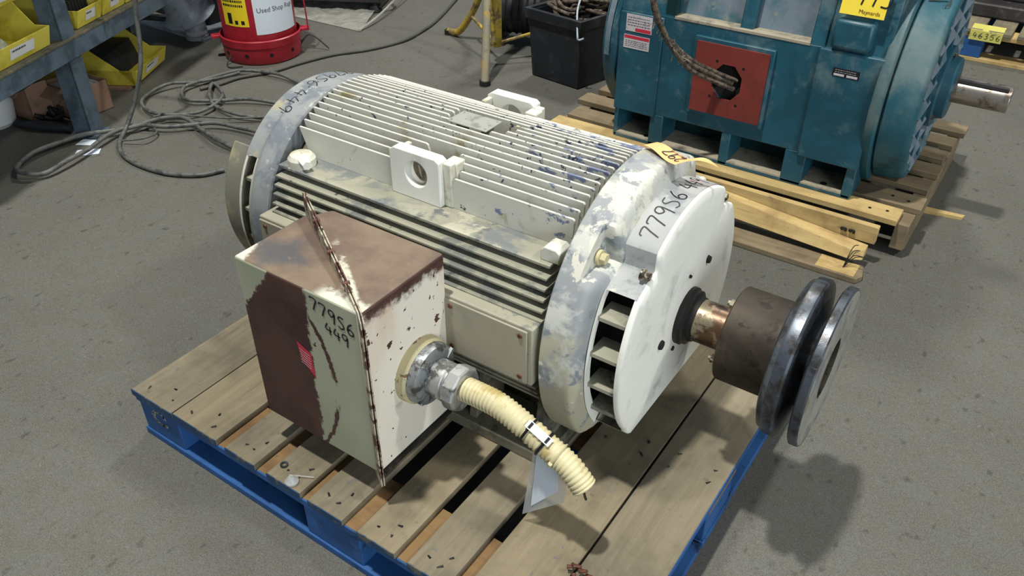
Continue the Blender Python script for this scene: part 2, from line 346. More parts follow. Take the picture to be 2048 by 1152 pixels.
# rusty junction box: rust where the paint has flaked, with its own ragged outline
BX0, BX1, BY0, BY1, BZ0, BZ1 = .378, .686, .083, .306, .215, .597
def box_mat(name, kind):
    g = NT(name); rag = g.noise(26, 6, .7)*.12-.06; rag2 = g.noise(90, 4, .6)*.02-.01; big = g.noise(8, 5, .6)
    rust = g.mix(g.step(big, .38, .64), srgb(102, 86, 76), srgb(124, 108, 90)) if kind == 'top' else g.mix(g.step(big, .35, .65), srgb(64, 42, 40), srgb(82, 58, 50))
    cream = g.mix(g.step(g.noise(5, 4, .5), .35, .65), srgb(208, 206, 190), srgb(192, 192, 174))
    u = (g.x-BX0)*(1/(BX1-BX0)); t = (g.y-BY0)*(1/(BY1-BY0)); z = (g.z-BZ0)*(1/(BZ1-BZ0)); jit = rag*1.0+rag2*3
    if kind == 'front':
        a = g.step((u+jit)*1.0+z*-.06, .53, .51)                       # rust left of the ragged line
        corner = g.step(u*1.0-(z-.72)*1.0+jit, .02, .0)                 # cream patch at the upper left corner
        k = a*(1-corner)
        vein = g.step((u-.72+z*.0+((z-.45)*(z-.45))*.9+jit*.6).abs(), .022, .012)*g.step(g.noise(14, 4, .6, (1, 1, .3)), .42, .47)*g.step(z, .9, .8)
        k = k.max(vein).max(g.step(g.noise(40, 3, .5, off=7), .74, .76))
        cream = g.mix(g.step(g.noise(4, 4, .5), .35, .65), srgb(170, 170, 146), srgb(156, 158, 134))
    elif kind == 'right':
        edge = g.step(z+jit*1.2, .90, .96)*g.step(g.noise(11, 4, .6), .40, .46)
        spots = g.step(g.noise(30, 5, .6, off=3), .635, .65)*g.step(z, .25, .5)
        small = g.step(g.noise(90, 3, .5, off=8), .70, .72)
        k = edge.max(spots).max(small)
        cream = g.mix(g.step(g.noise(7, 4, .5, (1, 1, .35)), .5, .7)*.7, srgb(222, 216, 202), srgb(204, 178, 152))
    else:
        eA = g.step(u*1.6+t*.5+jit*1.5, .16, .10)                        # cream at the left corner
        eF = g.step(t*.9+u*.0+jit*2.0, .14, .04)*g.step(u, .62, .72)
        d = (t*1.0+u*1.0-1.0).abs()
        eD = g.step(d+jit*.8, .07, .03)*g.step(g.noise(9, 4, .6), .44, .5)*g.step(u, .35, .45)
        eC = g.step(t-u+1.0+jit, .1, .05)
        k = 1-eA.max(eF).max(eD)
        grey = g.step((u-.2).abs()+(t-.25).abs()+jit*2, .34, .1)
        rust = g.mix(grey*.8, rust, srgb(74, 78, 82))
        rust = g.mix(g.step(g.noise(34, 4, .6, off=2), .62, .72)*.4, rust, srgb(150, 120, 92))
    c = g.mix(k, cream, rust)
    return g.done(c, .62, 0, k*-.6+big*.4, .35, .0015, .3)
for k in ('front', 'right', 'top'): M['jb_'+k] = box_mat('junction_'+k, k)
M['flange'] = layered('flange_edge', srgb(178, 170, 150), [(srgb(84, 54, 44), 22, .52, .04), (srgb(60, 40, 34), 60, .6, .04)], .1, .6)

# ------------------------------------------------------------------ floor
mb = MB(); mb.box(-7, 6, -3, 9, -.1, 0)
props(part('floor', mb, M['floor'], smo=0), 'grey stained concrete workshop floor', None, None, 'structure')

# ------------------------------------------------------------------ blue block pallet under the cream motor
PT = .14
pal = thing('pallet', 'blue-edged wooden block pallet carrying the cream motor', 'pallet', (.61, .508, 0))
boards = [(0, .143), (.147, .289), (.345, .440), (.486, .585), (.640, .742), (.790, .888), (.931, 1.073), (1.078, 1.219)]
boards = [(0, .140), (.143, .285), (.318, .406), (.443, .537), (.562, .652), (.693, .784), (.816, .906), (.934, 1.074), (1.079, 1.219)]
for i, (a, b) in enumerate(boards):
    mb = MB(); e = .0015*random.uniform(-1, 1)
    mb.box(a, b, .0+e, 1.016+e, .122, PT+random.uniform(-.001, .0005))
    o = part('deck_board', mb, M['wood' if i % 2 else 'wood_b'], pal, .0015)
    mbe = MB(); mbe.box(a, b, -.0015+e, .0005+e, .1225, PT-.0005)
    part('painted_end', mbe, M['endgrain'], o, label='blue painted board end')
    for yy in (.03, .055, .48, .52, .96):
        for xx in ((a+.03, b-.03) if yy != .055 else ((a+b)/2+.02,)):
            mn = MB(); mn.cyl((xx+random.uniform(-.01, .01), yy+random.uniform(-.01, .01), PT-.002), (xx, yy, PT+.0004), .0023, n=7)
            part('nail', mn, M['dark'], o)
for y in (0, .436, .871):
    mb = MB(); mb.box(0, 1.219, y+.003, y+.142, .104, .1218); part('stringer_board', mb, M['bluepaint' if y == 0 else 'wood_u'], pal, .001)
mb = MB(); mb.box(.002, 1.217, .006, .143, .1217, .1224); part('bare_strip', mb, M['wood_u'], pal, label='bare wood of the stringer board seen between deck boards')
for x0, x1 in ((0, .145), (.53, .69), (1.074, 1.219)):
    for y0, y1 in ((0, .145), (.436, .58), (.871, 1.016)):
        mb = MB(); mb.box(x0+.004, x1-.003, y0+.006, y1-.004, .018, .104); part('block', mb, M['bluepaint'], pal, .003)
for y in (0, .436, .871):
    mb = MB(); mb.box(0, 1.219, y+.002, y+.143, 0, .0185); part('bottom_board', mb, M['bluepaint'], pal, .002)
for x in (0, 1.076):
    for y0, y1 in ((.146, .434), (.582, .869)):
        mb = MB(); mb.box(x+.001, x+.142, y0, y1, 0, .018); part('bottom_end_board', mb, M['bluepaint'], pal, .002)
mb = MB(); mb.box(1.2192, 1.2205, .0, 1.016, .1225, .1392); part('blue_edge', mb, M['bluepaint'], pal)
mb = MB(); rnd = random.Random(3)
for k in range(26):
    a = k/26*2*pi*.86+.4; u = .075+.022*cos(a)*rnd.uniform(.8, 1.2); v = .082+.02*sin(a)*rnd.uniform(.8, 1.2)
    mb.box(u-.004, u+.004, .0045, .0055, v-.003, v+.003)
part('paint_stencil', mb, M['nameplate'], pal, label='worn white stencilled ring mark')
# loose bits on the deck
mb = MB(); mb.lathe([(0, .0045), (.002, .0045), (.002, .0085), (0, .0085)], (.458, .036, PT+.0005), 20, 'z', close=True)
solo('washer', mb, M['steel'], 'small steel washer lying on the pallet boards near the blue front edge', 'washer')
mb = MB(); mb.lathe([(0, .001), (0, .013), (.005, .014), (.009, .010), (.012, .009), (.017, .004), (.017, .001)], (.505, .013, PT+.0005), 16, 'z')
mb.cyl((.49, .02, PT+.006), (.535, .045, PT+.004), .0012, n=6)
solo('clear_plug', mb, M['clear'], 'clear plastic plug lying on the pallet near the washer', 'plug')
mb = MB(); rnd = random.Random(5)
for k in range(7):
    c = Vector((1.079+rnd.uniform(-.015, .022), .150+rnd.uniform(-.012, .008), PT+.002+rnd.uniform(0, .012)))
    mb.cyl(c, c+Vector((rnd.uniform(-.01, .016), rnd.uniform(-.006, .006), rnd.uniform(-.001, .008))), .0045, .003, 7)
solo('dirt_clod', mb, M['screw'], 'small brown dirt clod at the seam of the two front right boards', 'debris')

# ------------------------------------------------------------------ cream electric motor
YC, ZC = .605, .425
mot = thing('electric_motor', 'large cream-painted finned electric motor with a pulley on the blue pallet', 'motor', (.52, YC, PT))
FX0, FX1 = .18, .877
mb = MB(); mb.lathe([(.14, .05), (.14, .232), (.92, .232), (.92, .05)], (0, YC, ZC), 64, rf=lambda a: .19/max(1e-3, -sin(R(a))) if sin(R(a)) < 0 else 9)
part('frame_barrel', mb, M['core'], mot)
def env(d, r=.29): return sqrt(max(0, r*r-d*d))
# upright cooling fins
for k in range(-10, 11):
    y = YC+k*.0162; top = ZC+env(k*.0162); bot = ZC+sqrt(.230**2-(k*.0162)**2); t = .0025
    if abs(k) == 10: bot = .600
    segs = [(FX0+.0008*abs(k), FX1+.0006*(10-abs(k)))]
    s0, s1 = segs[0]
    if abs(k) in (7, 8, 9): segs = [(s0, .462+(9-abs(k))*.022), (.610-(9-abs(k))*.012, s1)]
    if abs(k) == 10: segs = [(s0, .462), (.606, s1)]
    if abs(k) <= 1 : segs = [(s0, .485), (.628 if k else .64, s1)]
    if k == -2: segs = [(s0, .50), (.60, s1)]
    for n, (a, b) in enumerate(segs):
        c = min(.03, (top-bot)*.5); ca = cb = c*.7
        poly = [(a+ca, bot), (b-.012, bot), (b, bot+.012), (b, top-.004), (b-.004, top), (a, top), (a+.001, top-.006)] if n == len(segs)-1 and len(segs) == 1 else None
        if n == 0: poly = [(a+ca*1.1, bot), (b+.018 if len(segs) > 1 else b-.004, bot), (b, top-.003), (b-.004, top), (a, top), (a+.001, top-.006)]
        if n == 1: poly = [(a-.018, bot), (b-.003, bot), (b, top-.003), (b-.003, top), (a+.003, top), (a, top-.003)]
        mb = MB(); mb.prism(poly, y-t, y+t, 'y'); part('cooling_fin', mb, M['fin'], mot, .0008)
# side shelves and horizontal fins, mirrored
for sgn in (-1, 1):
    Y = lambda y: YC+sgn*(YC-y)*-1 if sgn == 1 else y
    def side(y): return y if sgn < 0 else 2*YC-y
    for i, z in enumerate((.600, .581, .564, .5465, .528, .511)):
        ye = YC-env(z-ZC); yi = YC-sqrt(.231**2-min(.22, z-ZC)**2)+.004 if i else .452
        if i == 0: ye = .374
        yy = sorted((side(ye), side(yi))); mb = MB(); mb.box(FX0+.002*i, FX1-.008+.003*i, yy[0], yy[1], z-(.006 if i == 0 else .005), z)
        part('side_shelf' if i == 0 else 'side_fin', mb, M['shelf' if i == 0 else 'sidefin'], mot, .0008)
    for z in (.352, .334, .316, .298):
        ye = YC-env(z-ZC)+.012; yy = sorted((side(ye), side(YC-sqrt(.228**2-(z-ZC)**2)+.004))); mb = MB(); mb.box(FX0+.01, FX1-.01, yy[0], yy[1], z-.005, z)
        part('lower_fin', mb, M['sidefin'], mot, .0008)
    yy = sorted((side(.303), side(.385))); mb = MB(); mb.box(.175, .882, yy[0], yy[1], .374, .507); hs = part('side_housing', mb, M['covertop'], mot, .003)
    yy = sorted((side(.299), side(.3035))); mb = MB(); mb.box(.178, .872, yy[0], yy[1], .378, .500); part('cover_plate', mb, M['cover'], hs, .0015)
    for x in (.195, .70, .858):
        for z in (.391, .487):
            mb = MB(); mb.cyl((x, side(.3), z), (x, side(.2965), z), .0055, .0045, 10); part('cover_screw', mb, M['screw'], hs)
    # foot: sole plate and webs
    yy = sorted((side(.330), side(.455))); mb = MB(); mb.box(.19, .90, yy[0], yy[1], PT, PT+.028); ft = part('foot', mb, M['core'], mot, .003)
    for x in (.20, .34, .70, .86):
        mb = MB(); q = [(side(.345), PT+.026), (side(.45), PT+.026), (side(.47), .31), (side(.375), .34)]; mb.prism(q, x, x+.018, 'x'); part('foot_web', mb, M['core'], ft, .001)
    # lifting lug
    mb = MB(); cx, cz, rr = .525, .657, .0275
    outer = []; N = 40
    pts = [(.459, .600), (.584, .600), (.584, .696), (.575, .702), (.470, .702), (.459, .694)]
    def ray(a):
        d = Vector((cos(a), sin(a))); best = 9
        for i in range(6):
            p, q = Vector(pts[i]), Vector(pts[(i+1) % 6]); e = q-p; den = d.x*e.y-d.y*e.x
            if abs(den) < 1e-9: continue
            w0 = p-Vector((cx, cz)); t = (w0.x*e.y-w0.y*e.x)/den; s_ = (w0.x*d.y-w0.y*d.x)/den
            if t > 0 and -1e-6 <= s_ <= 1+1e-6: best = min(best, t)
        return (cx+d.x*best, cz+d.y*best)
    angs = sorted([2*pi*i/N for i in range(N)]+[math.atan2(p[1]-cz, p[0]-cx) % (2*pi) for p in pts])
    ov = [ray(a) for a in angs]; iv = [(cx+rr*cos(a), cz+rr*sin(a)) for a in angs]; n = len(angs)
    y0, y1 = side(.425), side(.452)
    mb.add([(p[0], y0, p[1]) for p in ov]+[(p[0], y0, p[1]) for p in iv]+[(p[0], y1, p[1]) for p in ov]+[(p[0], y1, p[1]) for p in iv],
        [f for i in range(n) for j in [(i+1) % n] for f in ((i, j, n+j, n+i), (2*n+i, 3*n+i, 3*n+j, 2*n+j), (i, 2*n+i, 2*n+j, j), (n+i, n+j, 3*n+j, 3*n+i))])
    lug = part('lifting_lug', mb, M['face'], mot, .002)
    yy = sorted((side(.4515), side(.480)))
    for xa, xb in ((.462, .474), (.578, .607)):
        mb = MB(); mb.box(xa, xb, yy[0], yy[1], .585, .692); part('lug_web', mb, M['cream'], lug, .003)
    mb = MB(); mb.box(.584, .604, *sorted((side(.437), side(.4525))), .60, .694); part('lug_web', mb, M['cream'], lug, .003)
    if sgn < 0:
        mb = MB(); mb.grid(lambda x, z: (x, .466+.012*cos((x-.525)*28)*cos((z-.645)*28), z), [.474+.104*i/8 for i in range(9)], [.60+.088*i/6 for i in range(7)]); part('lug_pan', mb, M['collarless'], lug)
    # rounded eye with hex plug near the rear end
    mb = MB(); yy = side(.405); mb.lathe([(0, .030), (.016, .030), (.024, .024), (.026, .012), (.026, .001)], (.222, yy, .600), 24, 'z'); bs = part('boss', mb, M['cream'], mot)
    mb = MB(); mb.cyl((.235, yy-.010, .618), (.262, yy-.022, .616), .013, .011, 6); part('hex_plug', mb, M['face'], bs, .001)
    mb = MB(); mb.prism([(.842, .600), (.882, .600), (.882, .622), (.874, .628), (.850, .628), (.842, .620)], *sorted((side(.385), side(.425))), 'y'); part('jacking_pad', mb, M['fin'], mot, .002)
# nameplate
mb = MB(); mb.box(.500, .598, .560, .618, .7135, .716); npl = part('nameplate', mb, M['nameplate'], mot, .0005, label='blank grey metal nameplate')
for x, y in ((.507, .568), (.591, .568), (.591, .611), (.507, .611)):
    mb = MB(); mb.cyl((x, y, .7155), (x, y, .7175), .0022, n=8); part('rivet', mb, M['alu'], npl)
for x in (.512, .575):
    mb = MB(); mb.box(x, x+.012, .575, .603, .65, .7136); part('plate_post', mb, M['core'], npl)
# end bells
ZCUT = .240
def wrapd(a): return (a+180) % 360-180
def bell(sx, x_in, x_sh, x_out, mring, marc, mface, name, Rr=.301, Ra=.262):
    """ring from x_in to x_sh, stepped part to x_out; sx = +1 towards the shaft"""
    def rad(x, a):
        t = (x-x_in)/(x_sh-x_in)
        if t < .04: r = Rr-.004
        elif t < .78: r = Rr
        elif t < 1: r = Rr-(Rr-Ra)*((t-.78)/.22)**2
        else: r = Ra
        aa = a % 360
        for c in (134.5, 45.5):
            q = wrapd(aa-c)*(1 if c > 90 else -1)+10.6          # 0 at the steep wall, 21.2 at the far rim
            if 0 < q < 21.2 and sx > 0:
                d = 1-q/5.6 if q < 5.6 else (q-5.6)/15.6
                tt = min(1, max(0, (t-.55)/.03)); v = .234 if t < 1 else .232
                r = r-max(0, r-v)*(1-d)*tt
        s = sin(R(aa))
        if s < 0: r = min(r, (ZC-ZCUT)/-s)
        return r
    xs = [x_in+(x_sh-x_in)*t for t in (0, .04, .2, .4, .545, .55, .58, .6, .65, .7, .78, .84, .9, .95, 1.0)]
    angs = [i*1.5 for i in range(240)]
    mb = MB(); mb.grid(lambda x, a: (x, YC+rad(x, a)*cos(R(a)), ZC+rad(x, a)*sin(R(a))), xs, angs, True)
    # back face of the ring and annulus on the front
    mb.grid(lambda r, a: (x_in, YC+min(r, rad(x_in, a))*cos(R(a)), ZC+min(r, rad(x_in, a))*sin(R(a))), [.235, .3], angs, True)
    B = part(name, mb, mring, mot)
    def slotted(a): return 143.5 < a % 360 < 218 or (a % 360) > 322 or (a % 360) < 36.5
    for (a0, a1, m_) in ((36.5, 143.5, marc), (218, 322, mring)):
        mb = MB(); n = 72; A = [a0+(a1-a0)*i/n for i in range(n+1)]
        mb.grid(lambda x, a: (x, YC+rad(x, a)*cos(R(a)), ZC+rad(x, a)*sin(R(a))), [x_sh, (x_sh+x_out)/2, x_out], A)
        mb.grid(lambda r, a: (x_sh+sx*.003, YC+r*rad(x_out, a)*cos(R(a)), ZC+r*rad(x_out, a)*sin(R(a))), [.8, 1.0], A)
        part('arc_shell', mb, m_, B)
    for (a0, a1) in ((143.5, 218), (-38, 36.5)):
        mb = MB(); A = [a0+(a1-a0)*i/24 for i in range(25)]
        f = lambda x, r, a: (x, YC+min(r*Ra/.262, rad(x_out, a)*r/.262)*cos(R(a)), ZC+min(r*Ra/.262, rad(x_out, a)*r/.262)*sin(R(a)))
        for r0, x0, x1 in ((.255, x_sh-sx*.006, x_sh+sx*.001),):
            mb.add([f(x, r, a) for a in A for x, r in ((x0, .25), (x1, .268), (x1, .247), (x0, .238))],
                [(4*i+k, 4*i+(k+1) % 4, 4*i+4+(k+1) % 4, 4*i+4+k) for i in range(24) for k in range(4)])
        part('vent_frame', mb, mface, B)
        side_ = -1 if a0 > 100 else 1
        for z in (.531, .463, .391, .318):
            yo = sqrt(.256**2-(z-ZC)**2); ys = sorted((YC+side_*yo, YC+side_*(yo-.055)))
            mb = MB(); mb.box(min(x_sh, x_out)-.002, max(x_sh, x_out), ys[0], ys[1], z-.0045, z+.0045); part('vent_bar', mb, M['sidefin'], B, .001)
    mb = MB(); mb.lathe([(x_in+sx*.01, .04), (x_in+sx*.01, .205), (x_sh, .205), (x_out, .2), (x_out, .04)], (0, YC, ZC), 40, rf=lambda a: (ZC-ZCUT-.01)/-sin(R(a)) if sin(R(a)) < 0 else 9)
    part('dark_interior', mb, M['black'], B)
    # end plate
    mb = MB(); A = angs
    def pr(r, a):
        q = rad(x_out, a)-.0012
        if not (36.5 < a % 360 < 143.5 or 218 < a % 360 < 322): q = min(q, Ra-.004)
        elif sx < 0: q = min(q, .225)
        return q*r
    mb.grid(lambda k, a: (x_out+sx*(-.004, .003, .007, .009, .013, .016, .016)[k], YC+pr((1, 1, .985, .8, .45, .24, .05)[k], a)*cos(R(a)), ZC+pr((1, 1, .985, .8, .45, .24, .05)[k], a)*sin(R(a))), range(7), A, True)
    F = part('end_plate', mb, mface, B, smo=50)
    for c in (134.5, 45.5):
        for (x, r, q) in ((x_in+(x_sh-x_in)*.575, Rr-.033, .0125), (x_out-sx*.014, Ra-.012, .010)):
            cc_ = c+(.5 if c > 90 else -.5)*(-3); y, z = YC+r*cos(R(cc_)), ZC+r*sin(R(cc_)); mb = MB()
            mb.cyl((x, y, z), (x+sx*.007, y, z), q*1.15, n=18); mb.cyl((x+sx*.006, y, z), (x+sx*.018, y, z), q*.85, n=6); part('bell_bolt', mb, M['bolt'] if r < .26 else M['collar'], B, .001)
    return B, F
FACEMARKS = ((.693, .508, .009), (.500, .418, .011), (.60, .52, .004), (.56, .37, .006))
bf, ff = bell(1, .893, .972, 1.032, M['ring'], M['arc'], M['face'], 'front_end_bell')
br, fr = bell(-1, .168, .102, .060, M['ringrear'], M['ringrear'], M['cream'], 'rear_end_bell', .279, .270)
for a0, a1 in ((139, 216), (-36, 41)):
    A = [a0+(a1-a0)*i/20 for i in range(21)]; rr_ = lambda a: min(.252, (ZC-ZCUT-.002)/max(1e-3, -sin(R(a)))) if sin(R(a)) < 0 else .252
    mb = MB(); mb.prism([(YC+rr_(a)*cos(R(a)), ZC+rr_(a)*sin(R(a))) for a in A]+[(YC+.15*cos(R(a)), ZC+.15*sin(R(a))) for a in A[::-1]], -.012, .054, 'x')
    part('rear_cover', mb, M['dustcover'], br, .004)
# marks on the front face
for (y, z, r) in FACEMARKS:
    mb = MB(); mb.cyl((1.044, y, z), (1.0505, y, z), r, r*.8, 12); part('face_plug', mb, M['dark'], bf)
# writings
mb = writing('779S6 449', lambda u, v: (1.0265-v, YC+.2628*cos(R(119)-u/.262), ZC+.2628*sin(R(119)-u/.262)), .034, .075, .80)
mb.v = [Vector((p.x-.006, p.y, p.z)) for p in mb.v]
part('handwritten_number', mb, M['ink'], bf, smo=0, fixn=False, label='black marker number 77956 449')
mb = writing('779S6 449', lambda u, v: (.084+v*1.0, YC+.2800*cos(R(74)+u/.279), ZC+.2800*sin(R(74)+u/.279)), .032, .07, .82)
mb.v = [Vector((p.x+.008, p.y, p.z)) for p in mb.v]
part('handwritten_number', mb, M['ink'], br, smo=0, fixn=False, label='black marker number 77956 449')
# shaft, seal, sheave
mb = MB(); mb.lathe([(1.040, .060), (1.056, .060), (1.060, .055), (1.066, .056), (1.070, .048), (1.078, .0455), (1.080, .040)], (0, YC, ZC), 40); part('shaft_seal', mb, M['rubber'], mot)
mb = MB(); mb.cyl((1.03, YC, ZC), (1.24, YC, ZC), .0435, n=48); part('shaft', mb, M['rust'], mot)
mb = MB(); mb.lathe([(1.146, .044), (1.146, .092), (1.149, .095), (1.256, .095)], (0, YC, ZC), 64); pu = part('pulley_hub', mb, M['hub'], mot)
for a in (100, 195, 290, 10):
    for r, q in ((.074, .0085),):
        y, z = YC+r*cos(R(a)), ZC+r*sin(R(a)); mb = MB(); mb.cyl((1.147, y, z), (1.136, y, z), q, n=6); mb.cyl((1.137, y, z), (1.131, y, z), q*.6, n=10); part('hub_bolt', mb, M['bolt'], pu)
mb = MB(); mb.lathe([(1.250, .09), (1.250, .136), (1.254, .146), (1.260, .149), (1.264, .154), (1.268, .155), (1.284, .155), (1.288, .151), (1.299, .088), (1.302, .085), (1.305, .088), (1.314, .151), (1.317, .155), (1.330, .155), (1.3325, .1525), (1.3325, .150)], (0, YC, ZC), 128)
sh = part('pulley', mb, M['steel'], mot, label='dark steel two-flange pulley')
mb = MB(); mb.lathe([(1.3325, .1505), (1.333, .1495), (1.333, .062), (1.331, .059)], (0, YC, ZC), 96); part('pulley_face', mb, M['sheaveface'], sh)
mb = MB(); mb.lathe([(1.331, .059), (1.326, .0575), (1.245, .057)], (0, YC, ZC), 64); part('bore', mb, M['hub'], sh, label='rusty bore with its shade painted dark')  # rusty colour kept dark so the shade inside the bore is painted in
mb = MB(); mb.cyl((1.242, YC, ZC), (1.250, YC, ZC), .057, n=32); part('shaft_end', mb, M['dark'], sh)

# junction box with diagonal joint
Ex, Ey = .388, .262
jb = None
def jb_half(name, poly, faces_mat, parent=None):
    """vertical sides coloured by facing, top by its own material"""
    n = len(poly); mb = MB()
    mb.add([(p[0], p[1], BZ0) for p in poly]+[(p[0], p[1], BZ1) for p in poly],
        [tuple(range(n))[::-1], tuple(range(n, 2*n))]+[(i, (i+1) % n, n+(i+1) % n, n+i) for i in range(n)])
    o = part(name, mb, M['jb_front'], parent, .006, smo=30)
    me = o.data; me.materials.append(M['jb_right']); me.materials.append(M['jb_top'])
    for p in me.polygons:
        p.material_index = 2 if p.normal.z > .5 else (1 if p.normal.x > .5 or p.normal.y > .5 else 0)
    return o
e = .004
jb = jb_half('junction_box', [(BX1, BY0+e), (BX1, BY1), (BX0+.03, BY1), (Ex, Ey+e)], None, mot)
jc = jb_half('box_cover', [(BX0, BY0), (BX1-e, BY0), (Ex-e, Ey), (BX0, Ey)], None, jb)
dv = Vector((Ex-BX1, Ey-BY0, 0)); dl = dv.length; dv.normalize(); nv = Vector((dv.y, -dv.x, 0))
for k, off in enumerate((-.0035, .0015)):
    mb = MB(); P = [(-.013, BZ0-.022), (dl*.5, BZ0-.012), (dl+.02, BZ0-.01), (dl+.022, BZ1+.040), (dl*.6, BZ1+.026), (dl*.12, BZ1+.012), (0, BZ1+.004), (-.012, BZ1-.012)]
    q = [Vector((BX1, BY0, 0))+dv*s_+Vector((0, 0, z)) for s_, z in P]
    mb.hull([p+nv*off for p in q], [p+nv*(off+.0025) for p in q]); part('joint_flange', mb, M['flange'], jb, .0004)
for s_ in (.22, .5, .8):
    c = Vector((BX1, BY0, BZ1+.008+.022*s_))+dv*dl*s_; mb = MB(); mb.cyl(c-nv*.0065, c+nv*.0065, .0045, n=6); part('flange_bolt', mb, M['screw'], jb)
mb = MB(); fb = lambda u, v: (.581+u, BY0-.0007, .572+v-u*.22)
writing('779S6', fb, .026, .13, .80, mb=mb); writing('449', lambda u, v: (.610+u, BY0-.0007, .532+v-u*.22), .024, .13, .80, mb=mb)
mb.v = [Vector((p.x-.012, p.y, p.z-.012)) for p in mb.v]
part('handwritten_number', mb, M['ink'], jc, smo=0, fixn=False, label='black marker number 77956 449')
mb = MB(); mb.add([(.512, BY0-.0009, .462), (.547, BY0-.0009, .447), (.549, BY0-.0009, .390), (.519, BY0-.0009, .418)], [(0, 1, 2, 3)]); st = part('warning_sticker', mb, M['redlabel'], jc, smo=0, label='small torn red sticker')
mb = scrawl(4, lambda u, v: (.517+u, BY0-.0012, .412+v-u*.3), .026, .038, 6, th=.35); part('sticker_print', mb, M['label'], st if False else jc, smo=0, fixn=False)
mb = MB(); mb.box(BX1-.03, BX1+.006, BY0+.01, BY1, BZ0-.006, BZ0+.001); part('bottom_lip', mb, M['dark'], jb)
# conduit fitting
FC = Vector((BX1, .214, .388))
mb = MB(); mb.lathe([(0, .068), (.016, .067), (.022, .060), (.022, .02)], FC, 40); ho = part('conduit_hub', mb, M['collar'], jb)
mb = MB(); mb.lathe([(.020, .062), (.024, .0625), (.038, .060), (.043, .052), (.043, .02)], FC, 40); part('lock_ring', mb, M['aludark'], mot)
lr = mot.children[-1] if False else None
for k in range(4):
    a = R(35+90*k); mb = MB(); c = FC+Vector((.0435, .049*cos(a), .049*sin(a)))
    mb.hull([c+Vector((-.003, dy*cos(a)-dz*sin(a), dy*sin(a)+dz*cos(a))) for dy, dz in ((-.010, -.004), (.012, -.004), (.012, .004), (-.010, .004))],
            [c+Vector((.003, dy*cos(a)-dz*sin(a), dy*sin(a)+dz*cos(a))) for dy, dz in ((-.009, -.003), (.011, -.003), (.011, .003), (-.009, .003))]); part('ring_lug', mb, M['aludark'], ho)
mb = MB(); mb.lathe([(.040, .036), (.046, .0375), (.074, .0375), (.077, .0345), (.081, .0345), (.084, .041)], FC, 40); part('fitting_body', mb, M['alu'], ho)
mb = MB(); mb.lathe([(.083, .030), (.083, .0425), (.086, .0445), (.107, .0445), (.111, .041), (.111, .022)], FC, 10); part('compression_nut', mb, M['alu'], ho, .0015, 20)
cpath = [(.79, .213, .392), (.83, .212, .395), (.876, .211, .394), (.925, .210, .378), (.980, .209, .354), (1.024, .208, .333), (1.058, .206, .302)]
mb = MB(); res = 24; rr = lambda i: .0228+.0010*(1 if (i % 4) in (1, 2) else -1)
mb.tube(cpath, .022, 24, res, rf=rr); co = part('ribbed_conduit', mb, M['conduit'], mot, smo=80, label='pale yellow ribbed plastic conduit')
sp = smooth(cpath, res)
def frame_at(i):
    t = (sp[i+1]-sp[i-1]).normalized(); a = Vector((0, -1, 0)); a = (a-t*a.dot(t)).normalized(); return sp[i], t, a, a.cross(t)
for i in (78, 92):
    p, t, a, b = frame_at(i); mb = MB(); n = 28
    vs = [p+t*s_+r*(a*cos(2*pi*k/n)+b*sin(2*pi*k/n)) for k in range(n) for s_, r in ((-.0025, .0248), (.0025, .0248), (.0025, .0256), (-.0025, .0256))]
    mb.add(vs, [(4*k+j, 4*k+(j+1) % 4, 4*((k+1) % n)+(j+1) % 4, 4*((k+1) % n)+j) for k in range(n) for j in range(4)]); part('tag_strap', mb, M['blacktie'], co)
p, t, a, b = frame_at(85); u_ = Vector((0, -.35, .94)); u_ = (u_-t*u_.dot(t)).normalized(); w_ = t.cross(u_)
c = p+u_*.027
mb = MB(); q = [c+t*x+w_*y for x, y in ((-.027, -.008), (.027, -.008), (.027, .008), (-.027, .008))]; mb.hull(q, [v+u_*.0016 for v in q]); tg = part('cable_marker', mb, M['white'], co, .0005, label='small white marker plate')
for s_ in (-.019, .019):
    mb = MB(); q = [c+t*(s_+x)+w_*y for x, y in ((-.0025, -.006), (.0025, -.006), (.0025, .006), (-.0025, .006))]; mb.hull([v+u_*.0014 for v in q], [v+u_*.0024 for v in q]); part('marker_slot', mb, M['blacktie'], co)
p, t, a, b = frame_at(106); mb = MB(); mb.tube([p+(a*cos(2*pi*k/16)+b*sin(2*pi*k/16))*.0248 for k in range(17)], .0016, 6, 1); mb.cyl(p+a*.025-b*.004, p+a*.027+b*.004, .004, n=8); part('zip_tie', mb, M['collar'], co)
mb = MB(); mb.tube([(1.055, .205, .302), (1.060, .204, .286), (1.064, .203, .278)], .0022, 6, 3); part('pull_string', mb, M['dark'], co)
# sleeve with card hanging from the conduit
sl = thing('document_sleeve', 'clear plastic sleeve with a white card hanging under the ribbed conduit', 'sleeve', (.965, .222, PT+.002))
def sheet(pts, th):
    mb = MB(); n = Vector((.1, 1, .05)).normalized(); q = [Vector(p) for p in pts]; return mb.hull(q, [v+n*th for v in q])
part('plastic_sleeve', sheet([(.936, .196, .158), (1.018, .205, .238), (1.022, .214, .325), (.950, .214, .352)], .0012), M['clear'], sl)
part('white_card', sheet([(.953, .1985, .190), (1.004, .2045, .258), (1.003, .211, .335), (.955, .211, .330)], .0008), M['paper'], sl)
